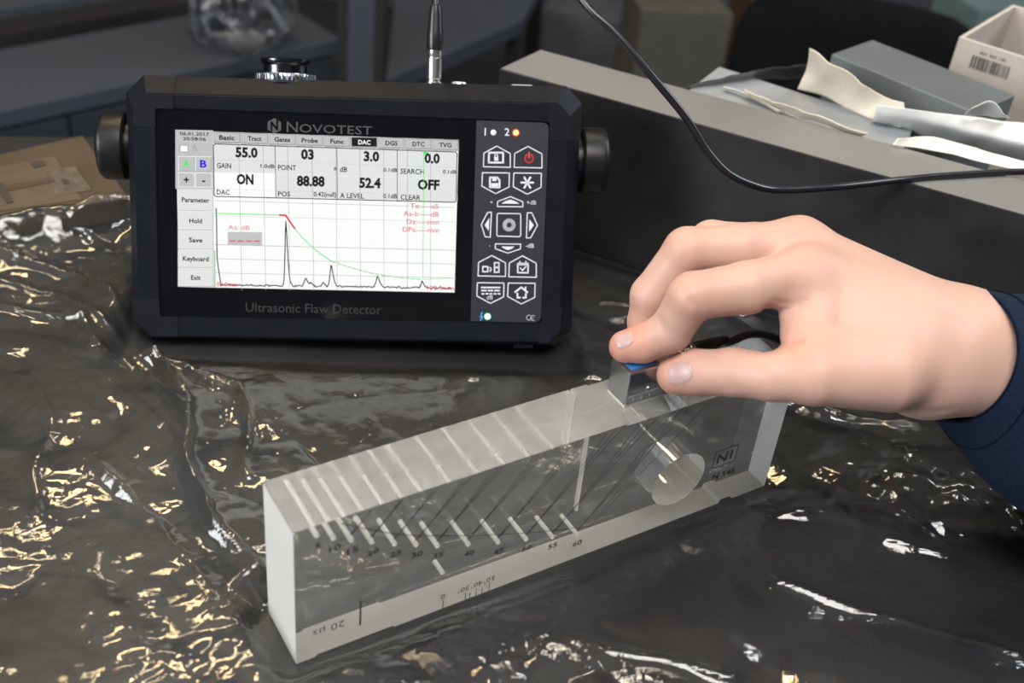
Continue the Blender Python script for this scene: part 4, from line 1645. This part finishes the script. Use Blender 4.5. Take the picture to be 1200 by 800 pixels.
# cartons and a cabinet in the far right dark
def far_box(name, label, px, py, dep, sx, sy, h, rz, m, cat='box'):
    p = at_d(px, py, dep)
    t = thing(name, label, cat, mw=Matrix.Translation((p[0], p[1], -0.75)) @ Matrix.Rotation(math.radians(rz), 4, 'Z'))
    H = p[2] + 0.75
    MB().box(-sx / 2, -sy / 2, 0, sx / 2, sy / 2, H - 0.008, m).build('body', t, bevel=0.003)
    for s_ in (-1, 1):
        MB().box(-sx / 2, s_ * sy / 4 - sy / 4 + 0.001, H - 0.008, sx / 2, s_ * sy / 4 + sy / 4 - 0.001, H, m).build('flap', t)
    return t


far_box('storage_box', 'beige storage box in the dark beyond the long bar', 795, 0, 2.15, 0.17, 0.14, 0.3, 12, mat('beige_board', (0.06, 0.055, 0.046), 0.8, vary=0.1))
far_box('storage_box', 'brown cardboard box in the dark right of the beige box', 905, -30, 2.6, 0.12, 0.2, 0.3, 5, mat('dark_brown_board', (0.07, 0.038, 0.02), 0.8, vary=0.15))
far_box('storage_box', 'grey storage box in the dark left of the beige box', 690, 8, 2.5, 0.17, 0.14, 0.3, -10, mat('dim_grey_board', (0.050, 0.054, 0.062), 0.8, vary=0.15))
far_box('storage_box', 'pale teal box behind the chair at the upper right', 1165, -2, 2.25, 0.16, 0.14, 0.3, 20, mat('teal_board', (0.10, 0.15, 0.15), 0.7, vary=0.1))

# ------------------------------------------------------------------ the person's hand and sleeve
def J(px, py, dep, r):
    return (at_d(px, py, dep), r / 1000.0)


HAND = dict(
    thumb=[J(793, 439, .5530, 9.6), J(814, 436, .549, 10.6), J(858, 436, .541, 11.0), J(905, 441, .533, 11.2), J(955, 440, .530, 13.5), J(1040, 436, .538, 18.5)],
    index=[J(733, 406, .5505, 7.8), J(753, 402.5, .5495, 8.9), J(785, 388, .545, 9.8), J(811, 347, .533, 10.9), J(875, 337, .538, 12.0), J(945, 321, .549, 12.6)],
    middle=[J(758, 398, .579, 7.8), J(757, 378, .575, 8.8), J(763, 346, .569, 9.8), J(805, 293, .558, 10.8), J(866, 291, .562, 11.6), J(936, 289, .569, 13.6)],
    ring=[J(780, 376, .601, 7.4), J(778, 360, .599, 8.2), J(784, 334, .594, 9.4), J(833, 283, .584, 10.4), J(885, 287, .588, 11.0), J(938, 294, .592, 12.8)],
    little=[J(808, 352, .622, 6.8), J(812, 342, .620, 7.4), J(828, 324, .617, 8.2), J(878, 308, .612, 9.0), J(915, 312, .613, 9.6), J(950, 316, .614, 11.5)],
)
PALM = [
    (J(945, 321, .550, 12.2), J(1118, 399, .550, 21.5)),
    (J(936, 290, .570, 13.6), J(1128, 404, .566, 24.0)),
    (J(940, 296, .592, 12.5), J(1130, 410, .584, 22.0)),
    (J(952, 320, .612, 11.5), J(1120, 425, .596, 19.0)),
    (J(968, 420, .536, 14.0), J(1085, 428, .557, 22.5)),
    (J(965, 372, .547, 12.5), J(1060, 400, .552, 21.0)),
    (J(985, 400, .575, 14.0), J(1090, 420, .585, 20.0)),
    (J(1085, 428, .557, 22.5), J(1130, 416, .562, 24.2)),
    (J(1128, 410, .560, 24.6), J(1330, 455, .560, 33.0)),
    (J(1130, 414, .582, 21.5), J(1330, 458, .590, 30.0)),
]
WEB = [(J(950, 345, .546, 8.5), J(948, 428, .534, 8.5)), (J(935, 360, .545, 6.0), J(934, 415, .535, 6.0))]


def cone(P, A, B):
    (a, ra), (b, rb) = A, B
    ab = b - a
    pa = P - a
    t = np.clip((pa @ ab) / (ab @ ab), 0, 1)
    return np.linalg.norm(pa - t[..., None] * ab, axis=-1) - (ra + (rb - ra) * t)


def smin(a, b, k):
    h = np.clip(0.5 + 0.5 * (b - a) / k, 0, 1)
    return b * (1 - h) + a * h - k * h * (1 - h)


CREASE = []        # skin folds: polyline in the picture plane at a depth, radius, depth


def crease(pts, dep, r=0.0010, cut=0.0008):
    CREASE.append(([at_d(x, y, dep) for x, y in pts], r, cut))


crease([(900, 411), (918, 407), (940, 398)], .5225, 0.0016, 0.0012)
crease([(908, 402), (926, 402), (938, 400)], .524, 0.0012, 0.0008)
crease([(896, 361), (915, 364), (944, 361)], .537, 0.0016, 0.0010)
crease([(903, 352), (925, 356), (946, 352)], .534, 0.0012, 0.0006)
crease([(823, 372), (818, 360), (808, 352)], .5225, 0.0014, 0.0007)
crease([(1060, 484), (1090, 482), (1112, 478)], .545, 0.0016, 0.0004)
crease([(852, 418), (849, 435), (853, 455)], .5305, 0.0013, 0.0005)
crease([(859, 418), (857, 435), (860, 456)], .5300, 0.0013, 0.0005)
crease([(793, 326), (800, 334), (802, 344)], .5225, 0.0012, 0.0004)
crease([(799, 320), (806, 328), (808, 338)], .5220, 0.0012, 0.0004)
crease([(772, 372), (776, 380), (777, 389)], .5355, 0.0012, 0.0005)


def hand_sdf(P):
    dig = None
    for nm_ in ('thumb', 'index', 'middle', 'ring', 'little'):
        ch_ = HAND[nm_]
        f = None
        for A, B in zip(ch_[:-1], ch_[1:]):
            d = cone(P, A, B)
            f = d if f is None else smin(f, d, 0.0025)
        dig = f if dig is None else smin(dig, f, 0.0012)
    palm = None
    for A, B in PALM:
        d = cone(P, A, B)
        palm = d if palm is None else smin(palm, d, 0.014)
    for A, B in WEB:
        palm = smin(palm, cone(P, A, B), 0.010)
    out = smin(dig, palm, 0.008)
    # faint tendons over the back of the hand, folds at the joints
    for pts_, r_, cut_ in CREASE:
        d = None
        for a_, b_ in zip(pts_[:-1], pts_[1:]):
            # distance in the plane across the view, so the fold follows the skin whatever its depth
            ab = b_ - a_
            pa = P - a_
            pa = pa - (pa @ FWD)[..., None] * FWD
            ab = ab - (ab @ FWD) * FWD
            t = np.clip((pa @ ab) / (ab @ ab), 0, 1)
            e = np.linalg.norm(pa - t[..., None] * ab, axis=-1)
            d = e if d is None else np.minimum(d, e)
        dz = np.abs((P - pts_[0]) @ FWD)
        out = out + cut_ * np.exp(-(d / r_) ** 2) * np.exp(-(dz / 0.02) ** 2)
    return out


def surface_nets(f, lo, hi, h):
    """mesh of f = 0 on a regular grid in camera-aligned axes"""
    ax = [np.arange(lo[i], hi[i], h) for i in range(3)]
    shp = tuple(len(a) for a in ax)
    D = np.empty(shp)
    for i, xa in enumerate(ax[0]):
        Y, Zz = np.meshgrid(ax[1], ax[2], indexing='ij')
        P = CAM + RGT * xa + Y[..., None] * UPV + Zz[..., None] * FWD
        D[i] = f(P)
    ins = D < 0
    c = np.zeros(tuple(s - 1 for s in shp), int)
    for dx in (0, 1):
        for dy in (0, 1):
            for dz in (0, 1):
                c += ins[dx:shp[0] - 1 + dx, dy:shp[1] - 1 + dy, dz:shp[2] - 1 + dz]
    act = (c > 0) & (c < 8)
    I = np.argwhere(act)
    vid = -np.ones(act.shape, int)
    vid[tuple(I.T)] = np.arange(len(I))
    acc = np.zeros((len(I), 3))
    cnt = np.zeros(len(I))
    cor = [(x, y, z) for x in (0, 1) for y in (0, 1) for z in (0, 1)]
    for p in range(8):
        for q in range(p + 1, 8):
            if sum(abs(a - b) for a, b in zip(cor[p], cor[q])) != 1:
                continue
            dp = D[tuple((I + cor[p]).T)]
            dq = D[tuple((I + cor[q]).T)]
            m = (dp < 0) != (dq < 0)
            t = np.where(m, dp / np.where(m, dp - dq, 1), 0)
            pos = np.array(cor[p]) + t[:, None] * (np.array(cor[q]) - np.array(cor[p]))
            acc += np.where(m[:, None], pos, 0)
            cnt += m
    V = (I + acc / cnt[:, None]) * h + np.array(lo)
    Wd = CAM + V[:, :1] * RGT + V[:, 1:2] * UPV + V[:, 2:3] * FWD
    Q = []
    for axis in range(3):
        e = [0, 0, 0]
        e[axis] = 1
        sl0 = tuple(slice(0, shp[i] - e[i]) for i in range(3))
        sl1 = tuple(slice(e[i], shp[i]) for i in range(3))
        ch_ = ins[sl0] != ins[sl1]
        E_ = np.argwhere(ch_)
        u, v = [(1, 2), (2, 0), (0, 1)][axis]
        ok = (E_[:, u] > 0) & (E_[:, v] > 0) & (E_[:, u] < shp[u] - 1) & (E_[:, v] < shp[v] - 1)
        E_ = E_[ok]
        du = np.zeros(3, int)
        dv = np.zeros(3, int)
        du[u] = 1
        dv[v] = 1
        q = np.stack([vid[tuple((E_ - du - dv).T)], vid[tuple((E_ - dv).T)], vid[tuple(E_.T)], vid[tuple((E_ - du).T)]], -1)
        flip = ~ins[tuple(E_.T)]
        q[flip] = q[flip][:, ::-1]
        Q.append(q)
    return Wd, np.concatenate(Q)


def fast_mesh(name, V, Q, mats, parent=None, smooth=True):
    me = bpy.data.meshes.new(name)
    me.vertices.add(len(V))
    me.vertices.foreach_set('co', np.asarray(V, np.float32).ravel())
    me.loops.add(Q.size)
    me.loops.foreach_set('vertex_index', Q.astype(np.int32).ravel())
    me.polygons.add(len(Q))
    me.polygons.foreach_set('loop_start', np.arange(0, Q.size, 4, dtype=np.int32))
    me.polygons.foreach_set('loop_total', np.full(len(Q), 4, np.int32))
    me.update()
    me.validate()
    me.polygons.foreach_set('use_smooth', [smooth] * len(me.polygons))
    for m in mats:
        me.materials.append(m)
    o = bpy.data.objects.new(name, me)
    col.objects.link(o)
    o.parent = parent
    return o


def relax(V, Q, it, lam=0.5):
    n_ = len(V)
    E_ = np.concatenate([Q[:, [0, 1]], Q[:, [1, 2]], Q[:, [2, 3]], Q[:, [3, 0]]])
    for k in range(it):
        acc = np.zeros_like(V)
        cnt = np.zeros(n_)
        for c_ in range(3):
            acc[:, c_] = np.bincount(E_[:, 0], V[E_[:, 1], c_], n_) + np.bincount(E_[:, 1], V[E_[:, 0], c_], n_)
        cnt = np.bincount(E_[:, 0], minlength=n_) + np.bincount(E_[:, 1], minlength=n_)
        l = lam if k % 2 == 0 else -lam * 1.04
        V = V + l * (acc / np.maximum(cnt, 1)[:, None] - V)
    return V


def project(P):
    d = P - CAM
    z = d @ FWD
    return 600 + F * (d @ RGT) / z, 400 - F * (d @ UPV) / z, z


HC = at_d(1000, 420, 0.55)
person = thing('person', 'hand and forearm in a navy sleeve pressing the silver probe onto the block', 'person', tuple(HC))
lo = ((700 - 600) / F * 0.55 - 0.012, -(530 - 400) / F * 0.55 - 0.005, 0.505)
hi = ((1330 - 600) / F * 0.57, (400 - 235) / F * 0.60 + 0.004, 0.645)
HV, HQ = surface_nets(hand_sdf, lo, hi, 0.0012)
HV = relax(HV, HQ, 4)


def skin_material():
    m = bpy.data.materials.new('skin')
    m.use_nodes = True
    nt = m.node_tree
    b = nt.nodes['Principled BSDF']
    N = nt.nodes.new
    L = nt.links.new
    b.inputs['Roughness'].default_value = 0.48
    b.inputs['Specular IOR Level'].default_value = 0.4
    b.inputs['Subsurface Weight'].default_value = 0.35
    b.inputs['Subsurface Radius'].default_value = (0.0045, 0.0018, 0.0010)
    b.inputs['Subsurface Scale'].default_value = 1.0
    at = N('ShaderNodeAttribute')
    at.attribute_name = 'flush'
    tc = N('ShaderNodeTexCoord')
    nz = N('ShaderNodeTexNoise')
    nz.inputs['Scale'].default_value = 90
    nz.inputs['Detail'].default_value = 5
    L(tc.outputs['Object'], nz.inputs['Vector'])
    ad = N('ShaderNodeMath')
    ad.operation = 'MULTIPLY_ADD'
    ad.inputs[1].default_value = 0.35
    L(nz.outputs['Fac'], ad.inputs[0])
    L(at.outputs['Fac'], ad.inputs[2])
    sb_ = N('ShaderNodeMath')
    sb_.operation = 'SUBTRACT'
    sb_.inputs[1].default_value = 0.17
    sb_.use_clamp = True
    L(ad.outputs[0], sb_.inputs[0])
    rp = N('ShaderNodeValToRGB')
    rp.color_ramp.elements[0].color = (0.52, 0.328, 0.265, 1)
    rp.color_ramp.elements[1].color = (0.50, 0.19, 0.13, 1)
    L(sb_.outputs[0], rp.inputs['Fac'])
    L(rp.outputs['Color'], b.inputs['Base Color'])
    n2 = N('ShaderNodeTexVoronoi')
    n2.inputs['Scale'].default_value = 900
    L(tc.outputs['Object'], n2.inputs['Vector'])
    n3 = N('ShaderNodeTexNoise')
    n3.inputs['Scale'].default_value = 260
    n3.inputs['Detail'].default_value = 4
    L(tc.outputs['Object'], n3.inputs['Vector'])
    mx = N('ShaderNodeMath')
    mx.operation = 'MULTIPLY_ADD'
    mx.inputs[1].default_value = 0.35
    L(n2.outputs['Distance'], mx.inputs[0])
    L(n3.outputs['Fac'], mx.inputs[2])
    bp = N('ShaderNodeBump')
    bp.inputs['Strength'].default_value = 0.25
    bp.inputs['Distance'].default_value = 0.0004
    L(mx.outputs[0], bp.inputs['Height'])
    L(bp.outputs['Normal'], b.inputs['Normal'])
    return m


# flush: knuckles and fingertips are pinker
fl = np.zeros(len(HV))
for p_, r_, s_ in ((HAND['index'][0][0], 0.016, 0.75), (HAND['index'][1][0], 0.014, 0.5), (HAND['thumb'][0][0], 0.018, 0.55), (HAND['middle'][1][0], 0.016, 0.5), (HAND['index'][3][0], 0.016, 0.35),
                   (HAND['middle'][3][0], 0.014, 0.3), (HAND['index'][5][0], 0.022, 0.28), (HAND['middle'][5][0], 0.020, 0.32), (WEB[1][1][0], 0.018, 0.45), (HAND['thumb'][2][0], 0.014, 0.3)):
    fl = np.maximum(fl, s_ * np.exp(-(np.linalg.norm(HV - p_, axis=1) / r_) ** 2))
skin = skin_material()
body = fast_mesh('hand', HV - HC, HQ, [skin], person)
at_ = body.data.attributes.new('flush', 'FLOAT', 'POINT')
at_.data.foreach_set('value', fl.astype(np.float32))

# fingernails laid on the skin
nailm = mat('fingernail', (0.44, 0.295, 0.27), 0.35, vary=0.05, sss=0.2)


def nail(c_px, c_py, dep, along_px, half_l, half_w, tilt, label):
    """c = nail centre, along = image direction to the free edge; tilt = turns the outward normal (camera right, up)"""
    nrm_ = -FWD + RGT * tilt[0] + UPV * tilt[1]
    nrm_ /= np.linalg.norm(nrm_)
    al = RGT * along_px[0] - UPV * along_px[1]
    al = al - nrm_ * (al @ nrm_)
    al /= np.linalg.norm(al)
    ac = np.cross(nrm_, al)
    ctr = at_d(c_px, c_py, dep)
    n_u, n_v = 15, 13
    P = []
    for i in range(n_u):
        for j in range(n_v):
            u = -1 + 2 * i / (n_u - 1)
            v = -1 + 2 * j / (n_v - 1)
            wv = math.sqrt(max(0.0, 1 - (abs(u) ** 2.6) * 0.88))
            P.append(ctr + al * u * half_l + ac * v * half_w * wv + nrm_ * 0.02)
    P = np.array(P)
    t = np.zeros(len(P))
    for _ in range(60):
        t += np.maximum(hand_sdf(P - nrm_ * t[:, None]), -0.002) * 0.9
    edge = np.array([max(abs(-1 + 2 * i / (n_u - 1)), abs(-1 + 2 * j / (n_v - 1))) for i in range(n_u) for j in range(n_v)])
    lift = np.where(edge > 0.93, -0.0004, 0.00035)
    S_ = P - nrm_ * t[:, None] + nrm_ * lift[:, None]
    q = np.array([(i * n_v + j, (i + 1) * n_v + j, (i + 1) * n_v + j + 1, i * n_v + j + 1) for i in range(n_u - 1) for j in range(n_v - 1)])
    o = fast_mesh('fingernail', S_ - HC, q, [nailm], person)
    o['label'] = label
    return o


nail(797, 439, .545, (-1, 0.15), 0.0058, 0.0056, (-0.15, 0.25), 'short pale thumb nail')
nail(732, 399, .545, (-1, 0.35), 0.0048, 0.0046, (-0.45, 0.55), 'short pale index finger nail')

# navy sleeve
navy = mat('navy_denim', (0.0062, 0.0120, 0.029), 0.9, spec=0.15, vary=0.25, vscale=700, bump=0.5, bscale=1100)


def ring_at(px, py, dep, rv, rd, tilt, n_=48, sag=0.0, wob=0.0, seed=0, lean=0.0):
    """ring of cloth round the arm; the arm runs to the right in the picture"""
    c = at_d(px, py, dep)
    axd = RGT * math.cos(tilt) - UPV * math.sin(tilt)
    up = UPV * math.cos(tilt) + RGT * math.sin(tilt)
    out = []
    for k in range(n_):
        a = 2 * math.pi * k / n_
        w_ = 1 + wob * (math.sin(a * 3 + seed) * 0.5 + math.sin(a * 7 + seed * 2.3) * 0.3)
        s_ = sag * max(0.0, -math.sin(a)) ** 2
        out.append(c + up * (math.sin(a) * rv * w_ - s_) - FWD * math.cos(a) * rd * w_ + RGT * lean * math.cos(a))
    return np.array(out)


def tube_mesh(rings, nm_, m, thick, parent, seam=None):
    R_ = np.array(rings)
    k_, n_ = R_.shape[:2]
    V = R_.reshape(-1, 3)
    q = np.array([(i * n_ + j, i * n_ + (j + 1) % n_, (i + 1) * n_ + (j + 1) % n_, (i + 1) * n_ + j) for i in range(k_ - 1) for j in range(n_)])
    o = fast_mesh(nm_, V - HC, q, [m], parent)
    sm = o.modifiers.new('thickness', 'SOLIDIFY')
    sm.thickness = thick
    sm.offset = 0
    return o


def loft_spline(keys, sub=6):
    K_ = np.array(keys)
    out = []
    for i in range(len(K_) - 1):
        p0, p1, p2, p3 = K_[max(i - 1, 0)], K_[i], K_[i + 1], K_[min(i + 2, len(K_) - 1)]
        for j in range(sub):
            t = j / sub
            out.append(0.5 * (2 * p1 + (p2 - p0) * t + (2 * p0 - 5 * p1 + 4 * p2 - p3) * t * t + (3 * p1 - p0 - 3 * p2 + p3) * t ** 3))
    out.append(K_[-1])
    return out


keys = [ring_at(1121, 411, .567, 0.0300, 0.040, 0.05, sag=0.004, lean=0.0125), ring_at(1126, 412, .567, 0.0306, 0.0415, 0.06, sag=0.006, lean=0.0125), ring_at(1146, 419, .567, 0.0318, 0.043, 0.12, sag=0.010, lean=0.010),
        ring_at(1166, 425, .567, 0.0335, 0.045, 0.14, sag=0.016, wob=0.02, seed=1, lean=0.007), ring_at(1192, 433, .567, 0.0355, 0.047, 0.14, sag=0.024, wob=0.04, seed=2, lean=0.004),
        ring_at(1235, 446, .567, 0.0385, 0.050, 0.14, sag=0.028, wob=0.06, seed=3), ring_at(1300, 464, .567, 0.043, 0.054, 0.14, sag=0.022, wob=0.06, seed=4),
        ring_at(1400, 492, .567, 0.050, 0.058, 0.14, sag=0.012, wob=0.05, seed=5), ring_at(1560, 530, .567, 0.055, 0.062, 0.14, wob=0.04, seed=6)]
lf = loft_spline(keys)
sl = tube_mesh(lf, 'sleeve', navy, 0.0014, person)
for i_, dz in ((0, 0.0004), (13, 0.0010)):
    rg = lf[i_]
    cen = rg.mean(0)
    pts_ = [p + (p - cen) / np.linalg.norm(p - cen) * dz for p in rg]
    sm_ = MB().tube([pts_[k % len(pts_)] for k in range(len(pts_) + 1)], 0.0008 if i_ == 0 else 0.0005, mat('navy_thread', (0.004, 0.007, 0.016), 0.9, spec=0.05, vary=0.2), 6)
    sm_.build('cuff_hem' if i_ == 0 else 'cuff_seam', sl, offset=HC, smooth=True)
sl['label'] = 'navy blue denim sleeve cuff'
